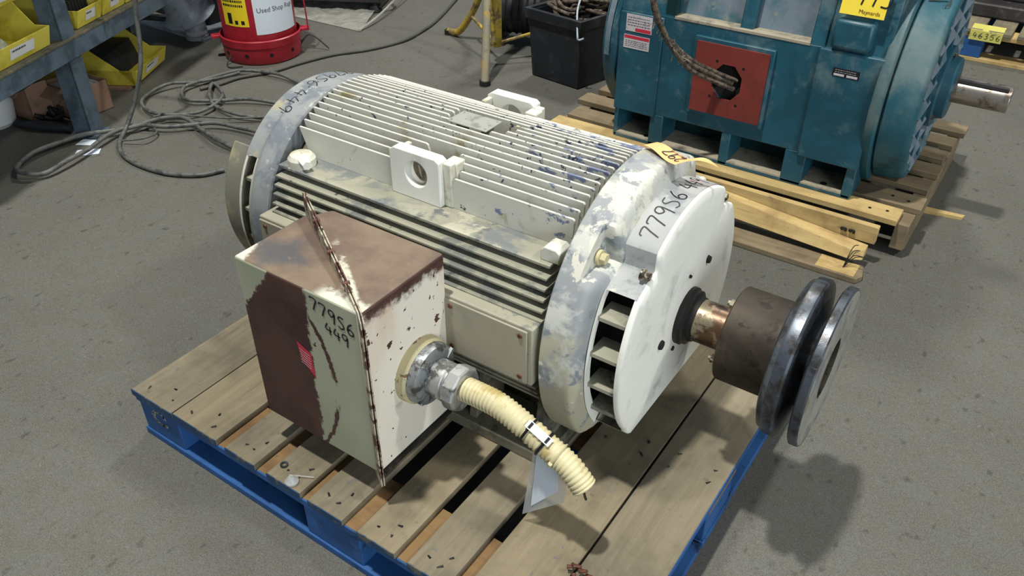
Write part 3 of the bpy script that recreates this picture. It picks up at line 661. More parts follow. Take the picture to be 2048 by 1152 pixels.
# orange lot tag on the bell
ot = thing('lot_tag', 'orange paper lot tag curling on top of the cream motor\'s front bell', 'tag', (.93, .67, .712))
def tagf(u, v):      # u 0..1 along, v 0..1 across
    a = Vector((.893, .664, .724)); b = Vector((.908, .692, .723)); c = Vector((.982, .612, .730)); d = Vector((.997, .650, .730))
    p = (a*(1-u)+c*u)*(1-v)+(b*(1-u)+d*u)*v; return p+Vector((0, 0, .003*sin(u*pi*2.0)+.003))
mb = MB(); mb.grid(tagf, [i/12 for i in range(13)], [i/4 for i in range(5)]); part('tag_sheet', mb, M['orange'], ot, fixn=False)
def curl(u, v):
    a = tagf(1, .15); b = tagf(1, 1); e_ = Vector((1.044, .668, .722)); p = a*(1-v)+b*v; q = p*(1-u)+e_*u; return q+Vector((0, 0, .010*sin(u*pi)))
mb = MB(); mb.grid(curl, [i/10 for i in range(11)], [i/4 for i in range(5)]); part('curled_end', mb, M['orange'], ot, fixn=False)
mb = writing('297', lambda u, v: tagf(.93-u/.11, .88-v/.045)+Vector((0, 0, .0012)), .026, .11, .72); part('handwritten_number', mb, M['ink'], ot, smo=0, fixn=False)
print_text('Maynards', lambda u, v: tagf(.90-u/.11, .98-v/.045-.02)+Vector((0, 0, .0012)), .012, M['screw'], 'printed_word', ot)

# ------------------------------------------------------------------ teal motor on its wooden pallet
tp = thing('pallet', 'rough unpainted wooden pallet under the teal motor', 'pallet', (.7, 2.2, 0))
for y0, y1, x0, x1, m_ in ((1.765, 1.85, .0, 1.25, 'wood_new'), (1.875, 1.965, .02, 1.295, 'wood_old'), (2.02, 2.10, -.02, 1.285, 'wood_old'), (2.15, 2.23, .0, 1.29, 'wood_old'), (2.28, 2.36, -.02, 1.28, 'wood_old'), (2.41, 2.49, .0, 1.285, 'wood_old'), (2.545, 2.63, -.01, 1.30, 'wood_old')):
    mb = MB(); mb.box(x0, x1, y0, y1, .118, .138); part('deck_board', mb, M[m_], tp, .002)
for x in (-.0, .62, 1.245):
    mb = MB(); mb.prism([(1.86, .0), (2.62, .0), (2.62, .117), (1.79, .117), (1.79, .03)], x, x+.04, 'x'); part('stringer', mb, M['wood_old'], tp, .002)
mb = MB(); mb.hull([(.0, 1.700, .062), (1.215, 1.700, .074), (1.215, 1.722, .074), (.0, 1.722, .062)], [(.0, 1.700, .137), (1.215, 1.700, .132), (1.215, 1.722, .132), (.0, 1.722, .137)])
part('front_plank', mb, M['wood_new'], tp, .002, label='pale split plank along the front')
mb = MB(); mb.hull([(.7, 1.655, .050), (1.17, 1.640, .036), (1.20, 1.655, .036), (1.20, 1.698, .036), (.7, 1.698, .060)], [(.7, 1.680, .110), (1.17, 1.650, .066), (1.20, 1.668, .066), (1.20, 1.698, .070), (.7, 1.698, .115)])
part('split_plank', mb, M['wood_new'], tp, .002, label='split-off lower half of the front plank')
for x in (1.115, 1.140):
    mb = MB(); mb.tube([(x, 1.699, .096), (x-.003, 1.694, .102), (x+.009, 1.694, .104), (x+.010, 1.698, .094)], .004, 6, 3); part('bent_nail', mb, M['dark'], tp)
for x, y in ((1.16, 1.80), (1.21, 1.81), (1.20, 1.92), (1.25, 1.91)):
    mb = MB(); mb.cyl((x, y, .137), (x, y, .1395), .005, n=8); part('nail', mb, M['dark'], tp)
mb = MB(); mb.hull([(.15, 1.565, .0), (1.21, 1.572, .0), (1.222, 1.60, .0), (1.21, 1.655, .0), (.15, 1.648, .0)], [(.15, 1.565, .020), (1.21, 1.572, .020), (1.222, 1.60, .020), (1.21, 1.655, .020), (.15, 1.648, .020)])
pk = thing('loose_plank', 'long weathered plank lying flat on the floor in front of the teal motor\'s pallet', 'plank', (.7, 1.61, 0))
part('plank_board', mb, M['wood_old'], pk, .003)
mb = MB(); mb.box(1.085, 1.2, 1.577, 1.650, .0195, .0212); part('bare_patch', mb, M['wood_new'], pk, label='fresh pale patch at the end')
mb = MB()
for k, (dx, dy, dz) in enumerate(((.03, .03, .05), (.045, .01, .045), (.06, .03, .035), (.02, .04, .06))): mb.tube([(1.16, 1.61, .02), (1.16+dx*.4, 1.61+dy*.7, .02+dz), (1.16+dx, 1.61+dy, .02+dz*1.1)], .0014, 5, 4)
part('wire_bits', mb, M['dark'], pk)
mb = MB(); mb.hull([(1.23, 2.120, .0), (1.40, 2.155, .0), (1.405, 2.175, .0), (1.23, 2.150, .0)], [(1.23, 2.120, .016), (1.40, 2.155, .012), (1.405, 2.175, .012), (1.23, 2.150, .016)])
solo('wood_splinter', mb, M['wood_new'], 'splintered strip of wood on the floor right of the teal motor\'s pallet', 'wood', bev=.001)
mb = MB(); mb.hull([(-.16, 2.36, 0), (-.08, 2.35, 0), (-.08, 2.37, 0), (-.16, 2.38, 0)], [(-.16, 2.36, .01), (-.08, 2.35, .01), (-.08, 2.37, .01), (-.16, 2.38, .01)])
solo('wood_chip', mb, M['wood_new'], 'small pale wood chip on the floor beside the black tote', 'wood')

TY, TZ = 2.12, .455
tm = thing('electric_motor', 'big teal industrial motor with a red-plated opening on a wooden pallet', 'motor', (.68, TY, .14))
F0 = 1.81
# frame front: panel with foot openings
mb = MB(); mb.box(.250, 1.092, F0, F0+.02, .253, .592)
fr_ = part('frame_side', mb, M['teal'], tm, .003)
# cut for red plate is hidden by the pad: openings of the foot
for x0, x1 in ((.250, .264), (.388, .437), (.650, .682), (.866, .934), (1.062, 1.092)):
    mb = MB(); mb.box(x0, x1, F0, F0+.12, .14, .254); part('foot_post', mb, M['teal'], fr_, .003)
for x0, x1 in ((.26, .392), (.43, .87), (.93, 1.066)):
    mb = MB(); mb.box(x0, x1, F0+.001, F0+.14, .1405, .156); part('foot_sole', mb, M['dust'], fr_, .001, label='dust covered foot plate')
for x0, y0 in ((.372, F0+.025), (1.0, F0+.03)):
    mb = MB(); mb.cyl((x0, y0, .155), (x0, y0, .157), .011, n=14); part('bolt_hole', mb, M['black'], fr_)
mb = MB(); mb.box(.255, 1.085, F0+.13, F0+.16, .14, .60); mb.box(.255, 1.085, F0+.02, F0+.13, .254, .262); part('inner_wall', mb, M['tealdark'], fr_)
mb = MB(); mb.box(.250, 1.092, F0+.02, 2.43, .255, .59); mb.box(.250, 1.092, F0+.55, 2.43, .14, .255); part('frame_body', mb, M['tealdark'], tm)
mb = MB(); mb.box(.255, 1.088, F0-.0, F0+.014, .14, .1495); part('toe_strip', mb, M['teal'], fr_)
# raised pads left and right on the front
mb = MB(); mb.box(.248, .405, F0-.008, F0+.004, .245, .585); part('left_pad', mb, M['teal'], fr_, .004)
mb = MB(); mb.box(.905, 1.094, F0-.012, F0+.004, .245, .592); part('right_pad', mb, M['teal'], fr_, .004)
# window recesses above the ledge
mb = MB(); mb.box(.437, .872, F0-.002, F0+.05, .588, .597); part('ledge', mb, M['dust'], fr_, .001, label='dusty pale ledge')
mb = MB(); mb.add([(.40, F0+.045, .59), (.90, F0+.045, .59), (.90, F0+.12, .98), (.40, F0+.12, .98)], [(0, 1, 2, 3)]); part('recess_panel', mb, M['tealdust'], tm, smo=0)
for x0, x1, yf in ((.245, .437, 0), (.648, .690, .012), (.870, .915, 0), (.915, 1.092, .004)):
    mb = MB(); mb.hull([(x0, F0+yf, .588), (x1, F0+yf, .588), (x1, F0+.2, .588), (x0, F0+.2, .588)], [(x0, F0+yf+.07, .98), (x1, F0+yf+.07, .98), (x1, F0+.3, .98), (x0, F0+.3, .98)]); part('upper_column', mb, M['teal'], tm, .004)
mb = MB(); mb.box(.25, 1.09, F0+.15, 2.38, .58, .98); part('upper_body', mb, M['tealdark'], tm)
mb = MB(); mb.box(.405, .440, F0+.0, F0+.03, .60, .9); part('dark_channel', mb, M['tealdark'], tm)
mb = MB(); mb.box(.932, 1.042, F0-.020, F0+.05, .600, .684); part('access_cover', mb, M['teal'], tm, .010, label='rounded rectangular access cover')
# red primer plate with octagonal hole
pcx, pcz = .645, .429
def holed(x0, x1, z0, z1, yf, yb, r, mat, name, parent, bev=.002, oct_=True):
    angs = sorted([2*pi*i/32 for i in range(32)]+[math.atan2(z-pcz, x-pcx) % (2*pi) for x in (x0, x1) for z in (z0, z1)])
    ov = []; iv = []
    for a in angs:
        c_, s_ = cos(a), sin(a); t = min([((x1-pcx)/c_ if c_ > 0 else (x0-pcx)/c_) if abs(c_) > 1e-9 else 9, ((z1-pcz)/s_ if s_ > 0 else (z0-pcz)/s_) if abs(s_) > 1e-9 else 9])
        ov.append((pcx+t*c_, pcz+t*s_)); k = r/max(abs(cos(((a+R(22.5)) % R(45))-R(22.5))), .9); iv.append((pcx+k*c_*.92, pcz+k*s_*1.08))
    n = len(angs); mb = MB()
    mb.add([(p[0], y, p[1]) for y in (yf, yb) for p in ov+iv], [f for i in range(n) for j in [(i+1) % n] for f in ((i, j, n+j, n+i), (2*n+i, 3*n+i, 3*n+j, 2*n+j), (i, 2*n+i, 2*n+j, j), (n+i, n+j, 3*n+j, 3*n+i))])
    return part(name, mb, mat, parent, bev)
holed(.520, .780, .300, .556, F0-.014, F0, .056, M['teal'], 'terminal_pad', tm, .006)
rp = holed(.531, .768, .314, .543, F0-.020, F0-.0135, .052, M['redplate'], 'primer_plate', tm, 0)
rp['label'] = 'red oxide plate with an octagonal hole'
mb = MB(); mb.cyl((pcx, F0-.002, pcz), (pcx, F0-.0005, pcz), .060, n=24); part('opening_dark', mb, M['black'], tm)
for dx, dz in ((-.040, .062), (.048, .055), (-.048, -.055), (.042, -.068)):
    mb = MB(); mb.cyl((pcx+dx, F0-.0195, pcz+dz), (pcx+dx, F0-.0206, pcz+dz), .0045, n=10); part('plate_hole', mb, M['black'], rp)
for k, (dx, dz) in enumerate(((0, 0), (.004, -.018), (-.003, .012))):
    mb = MB(); mb.tube([(.445+dx, 1.60, .86), (.452+dx, 1.60, .70), (.480+dx*2, 1.635, .60+dz*.4), (.509+dx, 1.66, .556+dz*.7), (.555, 1.70, .500+dz), (.608, 1.765, .455+dz), (.66+k*.008, F0-.004, .425+dz)], .0085 if k < 2 else .006, 8, 6); part('supply_cable', mb, M['cable'], tm, label='frayed brown cable coming out of the opening' if k == 0 else None)
mb = MB(); rnd = random.Random(9)
for k in range(22):
    z = rnd.uniform(.50, .64); x = .455+(.64-z)*.75+rnd.uniform(-.01, .01); y = 1.612+(.64-z)*.55
    mb.tube([(x, y, z), (x+rnd.uniform(-.025, .012), y-.004, z+rnd.uniform(-.02, .02)), (x+rnd.uniform(-.03, .02), y, z+rnd.uniform(-.03, .015))], .0009, 4, 3)
part('frayed_threads', mb, M['dust'], tm, kind='stuff')
# labels
yl = F0-.0090
for (x0, x1, z0, z1, red) in ((.272, .366, .524, .580, 0), (.268, .362, .467, .512, 1)):
    mb = MB(); mb.box(x0, x1, yl-.0006, yl, z0, z1); lb = part('data_label', mb, M['label'], tm)
    mb = MB()
    if red: mb.box(x0+.002, x1-.002, yl-.0010, yl-.0005, z1-.012, z1-.002)
    else: mb.box(x0+.035, x1-.003, yl-.0010, yl-.0005, z0+.002, z0+.013)
    part('red_band', mb, M['redlabel'], lb)
    mb = scrawl(int(x0*1e4), lambda u, v: (x0+.006+u, yl-.0011, z0+(.005 if red else .016)+v), x1-x0-.012, z1-z0-.022, 4, th=.3); part('label_print', mb, M['greyink'], lb, smo=0, fixn=False)
mb = MB(); mb.box(.956, 1.032, F0-.0135, F0-.012, .520, .545); rt_ = part('rating_plate', mb, M['ink'], tm)
mb = MB(); mb.box(.960, .990, F0-.0142, F0-.0134, .5225, .529); mb.box(.997, 1.028, F0-.0142, F0-.0134, .5225, .529); part('plate_fields', mb, M['label'], rt_)
mb = scrawl(12, lambda u, v: (.962+u, F0-.0140, .531+v), .064, .012, 2, th=.35); part('plate_print', mb, M['nameplate'], rt_, smo=0, fixn=False)
# end bells of the teal motor
cutT = lambda lim: (lambda a: (TZ-lim)/-sin(R(a)) if sin(R(a)) < 0 else 9)
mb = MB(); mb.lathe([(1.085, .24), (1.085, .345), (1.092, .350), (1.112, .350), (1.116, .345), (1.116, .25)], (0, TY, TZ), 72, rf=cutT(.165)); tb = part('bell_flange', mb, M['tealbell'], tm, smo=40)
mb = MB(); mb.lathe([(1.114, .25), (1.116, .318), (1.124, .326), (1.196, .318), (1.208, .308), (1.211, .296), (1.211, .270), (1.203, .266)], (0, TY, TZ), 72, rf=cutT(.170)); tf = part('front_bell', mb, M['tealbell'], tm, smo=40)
mb = MB(); mb.cyl((1.12, TY, TZ), (1.186, TY, TZ), .27, n=48); part('bell_dark', mb, M['tealdark'], tf)
for k in range(9):
    z = TZ-.262+k*.058; h = max(abs(z-TZ), abs(z+.03-TZ))
    if h > .28: continue
    w_ = sqrt(.288**2-h*h); y0, y1 = TY-w_, TY+w_
    mb = MB(); mb.hull([(1.184, y0, z+.040), (1.214, y0, z), (1.214, y1, z), (1.184, y1, z+.040)], [(1.184, y0, z+.044), (1.216, y0, z+.004), (1.216, y1, z+.004), (1.184, y1, z+.044)])
    part('louvre_slat', mb, M['tealdust'], tf, .001)
for yo in (-.15, 0, .15):
    mb = MB(); h = sqrt(.272**2-yo*yo); mb.box(1.19, 1.2125, TY+yo-.007, TY+yo+.007, TZ-min(h, .26), TZ+h); part('grille_rib', mb, M['teal'], tf, .001)
mb = MB(); mb.lathe([(1.20, .125), (1.222, .125), (1.226, .118), (1.226, .098), (1.250, .094), (1.254, .088), (1.254, .03)], (0, TY, TZ-.015), 40); part('bearing_cap', mb, M['teal'], tf, smo=40)
for a in (100, 220, 340):
    mb = MB(); y, z = TY+.108*cos(R(a)), TZ-.015+.108*sin(R(a)); mb.cyl((1.224, y, z), (1.232, y, z), .008, n=6); part('cap_bolt', mb, M['bolt'], tf)
mb = MB(); mb.cyl((1.24, TY, TZ-.015), (1.412, TY, TZ-.015), .040, n=40); ts = part('shaft', mb, M['chrome'], tm, .002, label='bare polished steel shaft stub')
mb = MB(); mb.box(1.26, 1.40, TY-.030, TY-.014, TZ+.017, TZ+.0255); part('keyway', mb, M['grease'], ts)
for (y, z) in ((F0+.04, .33), (F0+.02, .575)):
    mb = MB(); mb.cyl((1.11, y+.05, z), (1.125, y+.05, z), .012, n=6); part('flange_bolt', mb, M['tealdark'], tb)
mb = MB(); mb.lathe([(.250, .30), (.235, .318), (.200, .314), (.178, .296), (.170, .25), (.168, .02)], (0, TY, TZ), 64, rf=cutT(.16)); part('rear_bell', mb, M['teal'], tm, smo=40)
mb = MB(); mb.lathe([(.216, .3205), (.196, .3185)], (0, TY, TZ), 20, a0=145, a1=185); part('worn_band', mb, M['tealdust'], tm)
mb = writing('77', lambda u, v: (1.135+v*1.2, TY+.3265*cos(R(124)-u/.32), TZ+.3265*sin(R(124)-u/.32)), .045, .09, .9); part('handwritten_number', mb, M['ink'], tm, smo=0, fixn=False)
# yellow lot card
yc_ = thing('lot_card', 'bright yellow printed lot card taped to the top of the teal motor', 'card', (.98, F0-.014, .69))
mb = MB(); cf = lambda u, v, o=0: Vector((.936+u*.122, F0+.004+v*.020-o, .700+v*.115))
mb.hull([cf(0, 0), cf(1, .0), cf(1, 1), cf(0, 1)], [cf(0, 0, -.001), cf(1, 0, -.001), cf(1, 1, -.001), cf(0, 1, -.001)]); mb.v = [v+Vector((0, -.020, 0)) for v in mb.v]
part('card_sheet', mb, M['yellowcard'], yc_, smo=0)
mb = writing('115', lambda u, v: cf(.34+u/.122, .26+v/.115, .0212), .050, .09, .62, .12); part('handwritten_number', mb, M['ink'], yc_, smo=0, fixn=False)
print_text('Maynards', lambda u, v: cf(.42+u/.122, .07+v/.115, .0212), .0150, M['screw'], 'printed_word', yc_)

# ------------------------------------------------------------------ oily waste can
CX, CY = -1.74, 1.925
can = thing('waste_can', 'red steel oily-waste can with white paper and yellow sticker', 'can', (CX, CY, 0))
mb = MB(); mb.lathe([(0, .04), (0, .180), (.006, .183), (.072, .186), (.076, .190), (.108, .192), (.112, .186)], (CX, CY, .004), 64, 'z'); part('base_skirt', mb, M['canred'], can)
mb = MB(); mb.lathe([(.10, .172), (.46, .172), (.465, .176), (.475, .176)], (CX, CY, .004), 64, 'z'); body = part('can_body', mb, M['canred'], can)
mb = MB(); mb.lathe([(.475, .178), (.50, .165), (.53, .10), (.535, .01)], (CX, CY, .004), 48, 'z'); part('lid', mb, M['canred'], can)
vang = math.atan2(CP.y-CY, CP.x-CX)
for k in range(10):
    a = vang+R(-98+36*k) if k < 6 else vang+R(100+40*(k-6)); p = Vector((CX+.1835*cos(a), CY+.1835*sin(a), .046)); d = Vector((cos(a), sin(a), 0))
    mb = MB(); mb.cyl(p-d*.001, p+d*.0022, .0095, n=14); part('vent_hole', mb, M['black'], can)
def cf2(a0, z0, r=.1735): return lambda u, v: (CX+r*cos(a0+u/r), CY+r*sin(a0+u/r), z0+v)
def wrap_sheet(a0, wd, z0, ht, mat, name, parent, r=.1728, n=20, sk=0):
    mb = MB(); f = cf2(a0, z0, r); mb.grid(lambda u, v: f(u, v+sk*u), [wd*i/n for i in range(n+1)], [0, ht]); return part(name, mb, mat, parent, fixn=False)
wa = vang+R(-6); pw = wrap_sheet(wa, .225, .142, .28, M['canwhite'], 'paper_sign', can)
f = cf2(wa+.014/.173, .243, .1735)
print_text('Used Shop Rags', lambda u, v: f(u, v), .031, M['greyink'], 'sign_text', pw)
ya = vang-R(60); ys = wrap_sheet(ya, .135, .180, .23, M['canyellow'], 'safety_sticker', can)
mb = scrawl(33, cf2(ya+.06, .265, .1733), .115, .12, 6, th=.5); part('sticker_print', mb, M['ink'], ys, smo=0, fixn=False)
mb = MB()
for u, wd, ht in ((.03, .024, .05), (.068, .016, .018), (.10, .016, .018)):
    f = cf2(ya, .190, .1733); mb.add([f(u, 0), f(u+wd, 0), f(u+wd, ht), f(u, ht)], [(0, 1, 2, 3)])
part('sticker_icons', mb, M['ink'], ys, smo=0, fixn=False)
for s_ in (-1, 1):
    a = vang+s_*R(88); d = Vector((cos(a), sin(a), 0)); c = Vector((CX, CY, 0))+d*.19; t_ = Vector((-sin(a), cos(a), 0))
    mb = MB(); q = [c-t_*.022, c+t_*.022, c+d*.04+t_*.018, c+d*.04-t_*.018]; mb.hull([v+Vector((0, 0, .098)) for v in q], [v+Vector((0, 0, .112)) for v in q]); part('pedal_bracket', mb, M['canred'], can, .002)
a = vang+R(82); d = Vector((cos(a), sin(a), 0)); c = Vector((CX, CY, 0))
mb = MB(); mb.tube([c+d*.226+Vector((0, 0, .10)), c+d*.222+Vector((0, 0, .25)), c+d*.20+Vector((0, 0, .50))], .0035, 8, 4); part('pedal_rod', mb, M['canred'], can)
mb = MB(); mb.tube([c+d*.17+Vector((0, 0, .02)), c+d*.23+Vector((0, 0, .08)), c+d*.30+Vector((.02, 0, .010))], .004, 6, 4); part('foot_pedal', mb, M['grease'], can)
a = vang-R(55); d = Vector((cos(a), sin(a), 0)); t_ = Vector((-sin(a), cos(a), 0))
mb = MB(); mb.tube([c+d*.17+Vector((0, 0, .05)), c+d*.215+Vector((0, 0, .006)), c+d*.235+t_*.05+Vector((0, 0, .005)), c+d*.19+t_*.085+Vector((0, 0, .006))], .003, 6, 4); part('wire_foot', mb, M['grease'], can)

# ------------------------------------------------------------------ workbench with lower shelf
bd = Vector((-.413, .911, 0)).normalized(); bn = Vector((-bd.y, bd.x, 0)); B0 = Vector((-1.573, .908, 0))
BM = Matrix(((bd.x, bn.x, 0, B0.x), (bd.y, bn.y, 0, B0.y), (0, 0, 1, 0), (0, 0, 0, 1)))
BA = math.atan2(bd.y, bd.x)
bench = thing('workbench', 'blue-grey steel workbench frame with a grimy lower shelf at the left', 'workbench', B0, BA)
mb = MB(BM); mb.box(-.035, .045, -.002, .004, .0, .98); mb.box(-.035, -.029, -.002, .07, .0, .98); part('leg', mb, M['bench'], bench, .001)
mb = MB(BM); mb.box(-.035, .045, .60, .606, .0, .98); mb.box(-.035, -.029, .53, .606, 0, .98); part('leg', mb, M['bench'], bench, .001)
mb = MB(BM); mb.box(1.22, 1.30, -.002, .004, .0, .39); mb.box(1.294, 1.30, -.002, .07, .0, .39); part('leg', mb, M['bench'], bench, .001)
mb = MB(BM); mb.box(-.05, .06, -.02, .09, 0, .005); part('foot_plate', mb, M['bench'], bench, .001)
mb = MB(BM); mb.box(-.75, 1.3, -.012, -.004, .312, .376); part('front_rail', mb, M['bench'], bench, .001)
mb = MB(BM); mb.box(-.75, 1.3, -.014, .62, .376, .386); part('shelf', mb, M['benchtop'], bench, .002)
mb = MB(BM); mb.box(-.75, .90, -.05, .62, .95, .98); part('bench_top', mb, M['benchtop'], bench, .002)
mb = MB(BM); mb.box(-.75, 1.3, .595, .603, .25, .36); part('rear_rail', mb, M['bench'], bench, .001)
# yellow stacking bins
def bin_(x, y, z, wd, dp, ht, rz, label, group=None, M0=BM, lipm=True):
    """open-front stacking bin; local x = width, -y = front"""
    T = M0 @ Matrix.Translation((x, y, z)) @ Matrix.Rotation(rz, 4, 'Z')
    o = T.translation; t = thing('stacking_bin', label, 'bin', o, 0, group)
    k = .004; h2 = ht*.42
    mb = MB(T); mb.box(0, wd, 0, dp, 0, k); tr = None
    mb.hull([(0, 0, 0), (k, 0, 0), (k, dp, 0), (0, dp, 0)], [(0, 0, h2), (k, 0, h2), (k, dp, h2), (0, dp, h2)])
    for xx in (0, wd-k):
        mb.prism([(0-.0, 0), (dp, 0), (dp, ht), (dp*.38, ht), (dp*.12, h2), (-.02, h2)], xx, xx+k, 'x')
    mb.box(0, wd, dp-k, dp, 0, ht)
    part('bin_shell', mb, M['binyellow'], t, .001)
    mb = MB(T); mb.hull([(0, -.0, 0), (wd, 0, 0), (wd, k, 0), (0, k, 0)], [(0, -.022, h2), (wd, -.022, h2), (wd, -.018, h2), (0, -.018, h2)]); part('front_lip', mb, M['binyellow'], t, .001)
    mb = MB(T)
    for xx in (-.005, wd-.001): mb.box(xx, xx+.006, dp*.36, dp, ht-.008, ht)
    part('stacking_rail', mb, M['binyellow'], t, .001)
    mb = MB(T); ty = lambda v: -.0012-.022*v/h2-.0006
    mb.add([(wd*.32, ty(h2*.25), h2*.25), (wd*.72, ty(h2*.25), h2*.25), (wd*.72, ty(h2*.8), h2*.8), (wd*.32, ty(h2*.8), h2*.8)], [(0, 1, 2, 3)]); lb = part('bin_label', mb, M['white'], t, smo=0, fixn=False)
    mb = scrawl(int(abs(x)*100)+3, lambda u, v: T @ Vector((wd*.35+u, ty(h2*.55+v)-.0006, h2*.55+v)), wd*.22, h2*.18, 1, th=.5); part('label_print', mb, M['ink'], lb, smo=0, fixn=False)
    return t, T
bins = []
b1, T1 = bin_(-.40, .015, .388, .32, .30, .17, 0, 'yellow stacking bin holding bagged parts on the bench shelf left of the leg', 'yellow bins along the bench shelf')
b2, T2 = bin_(.095, .02, .388, .155, .30, .16, 0, 'first yellow stacking bin right of the bench leg, dark inside', 'yellow bins along the bench shelf')
b3, T3 = bin_(.262, .02, .388, .155, .30, .16, 0, 'second yellow stacking bin right of the bench leg', 'yellow bins along the bench shelf')
b4, T4 = bin_(.429, .02, .388, .155, .30, .16, 0, 'third yellow stacking bin right of the bench leg, by the hanging cord', 'yellow bins along the bench shelf')
b5, T5 = bin_(-.40, .045, .562, .32, .28, .14, 0, 'yellow stacking bin stacked on top of the bin left of the leg', 'yellow bins along the bench shelf')
mb = MB(T1); rnd = random.Random(2)
for k in range(9):
    x, y = .05+rnd.random()*.2, .05+rnd.random()*.18
    mb.lathe([(0, .035), (.02, .045), (.045, .03), (.06+rnd.random()*.03, .004)], (x, y, .003), 7, 'z')
o = part('parts_bag', mb, M['bag'], None, smo=0); props(o, 'clear bags of small parts heaped in the left yellow bin', 'bag', None, 'stuff')
for T, nm in ((T2, 'first'), (T3, 'second'), (T4, 'third')):
    mb = MB(T); rnd = random.Random(hash(nm) % 97 if False else len(nm))
    for k in range(7): mb.box(.01+k*.019, .024+k*.019, .03, .26, .004, .07+rnd.random()*.03)
    o = part('black_parts', mb, M['dark'], None); props(o, 'heap of dark parts inside the %s yellow bin right of the bench leg' % nm, 'parts', None, 'stuff')
# big yellow bin on the floor, turned towards the can
fe = Vector((.85, .52, 0)).normalized(); FM = Matrix(((-fe.y, -fe.x, 0, -1.855), (fe.x, -fe.y, 0, 1.285), (0, 0, 1, .012), (0, 0, 0, 1)))
b6, T6 = bin_(0, 0, 0, .33, .46, .16, 0, 'large yellow stacking bin on the floor behind the bench leg', M0=FM)
mb = MB(FM); mb.hull([(.02, .10, .004), (.31, .10, .004), (.31, .44, .004), (.02, .44, .004)], [(.03, .13, .115), (.30, .13, .115), (.30, .44, .115), (.03, .44, .115)])
solo('foam_block', mb, M['blackplastic'], 'black block lying inside the yellow bin on the floor', 'block', bev=.004)
mb = MB(FM); mb.box(-.02, .30, .02, .46, -.012, -.001); solo('cardboard_sheet', mb, M['cardboard'], 'flat brown cardboard under the yellow bin on the floor', 'cardboard')
# boxes under the bench
def carton(x, y, rz, a, b, h, label, inner='white', name='carton'):
    t = thing(name, label, 'box', (x, y, 0), rz); T = Matrix.Translation((x, y, 0.001)) @ Matrix.Rotation(rz, 4, 'Z'); k = .005
    mb = MB(T)
    for q in ((-a, a, -b, -b+k), (-a, a, b-k, b), (-a, -a+k, -b, b), (a-k, a, -b, b)): mb.box(*q, 0, h)
    mb.box(-a, a, -b, b, 0, k); part('carton_walls', mb, M['cardboard'], t, .001)
    mb = MB(T); mb.hull([(-a, -b, h), (a, -b, h), (a, -b+.004, h), (-a, -b+.004, h)], [(-a, -b-.05, h-.03), (a, -b-.05, h-.03), (a, -b-.046, h-.03), (-a, -b-.046, h-.03)]); part('carton_flap', mb, M['cardboard'], t)
    mb = MB(T); mb.box(-a+.01, a-.01, -b+.01, b-.01, h*.45, h*.9); part('carton_filling', mb, M[inner], t, .01)
    return t
carton(-1.845, 1.015, .06, .100, .085, .125, 'open brown carton with white packing between bench leg and yellow bin')
carton(-1.99, .872, .04, .11, .050, .15, 'large brown carton standing in the dark under the bench shelf', 'dark')
mb = MB(); mb.lathe([(0, .055), (.02, .075), (.09, .085), (.13, .08), (.132, .07), (.10, .06), (.02, .02)], (-1.975, .725, .001), 24, 'z')
solo('white_pail', mb, M['white'], 'small white plastic pail on the floor at the left edge under the bench', 'pail')
mb = MB(); mb.tube([(-1.87, .755, .024), (-1.80, .785, .024), (-1.72, .825, .024), (-1.665, .86, .024)], .020, 12, 5, rf=lambda i: .021 if i > 4 else .016)
solo('tool_grip', mb, M['blackplastic'], 'black rubber-gripped tool lying in front of the cartons under the bench', 'tool')
mb = MB(); rnd = random.Random(4)
for k in range(14):
    x, y = -1.80+rnd.uniform(-.13, .14), .90+rnd.uniform(-.05, .05); mb.cyl((x, y, .012), (x+rnd.uniform(-.05, .05), y+rnd.uniform(-.04, .04), .03+rnd.random()*.02), .012, .009, 7)
o = part('scrap_metal', mb, M['dark'], None); props(o, 'dark heap of scrap fittings on the floor under the bench', 'scrap', None, 'stuff')
for (x, y, rz, l) in ((-1.525, .840, .6, 'cream paper scrap under the cords at the foot of the bench leg'), (-1.455, .785, .9, 'second cream paper scrap lying nearest the big cord loop')):
    T = Matrix.Translation((x, y, .001)) @ Matrix.Rotation(rz, 4, 'Z'); mb = MB(T); mb.hull([(-.045, -.02, 0), (.045, -.025, 0), (.05, .02, 0), (-.035, .03, 0)], [(-.045, -.02, .002), (.045, -.025, .002), (.05, .02, .002), (-.035, .03, .002)])
    solo('paper_scrap', mb, M['notecard'] if False else M['paper'], l, 'paper', 'paper scraps at the bench leg')
mb = MB(BM); mb.tube([(-.35, .12, .30), (-.2, .10, .27), (-.05, .12, .29)], .02, 10, 4); solo('pipe_offcut', mb, M['grease'], 'dark pipe slung just below the bench shelf, left of the leg', 'pipe')

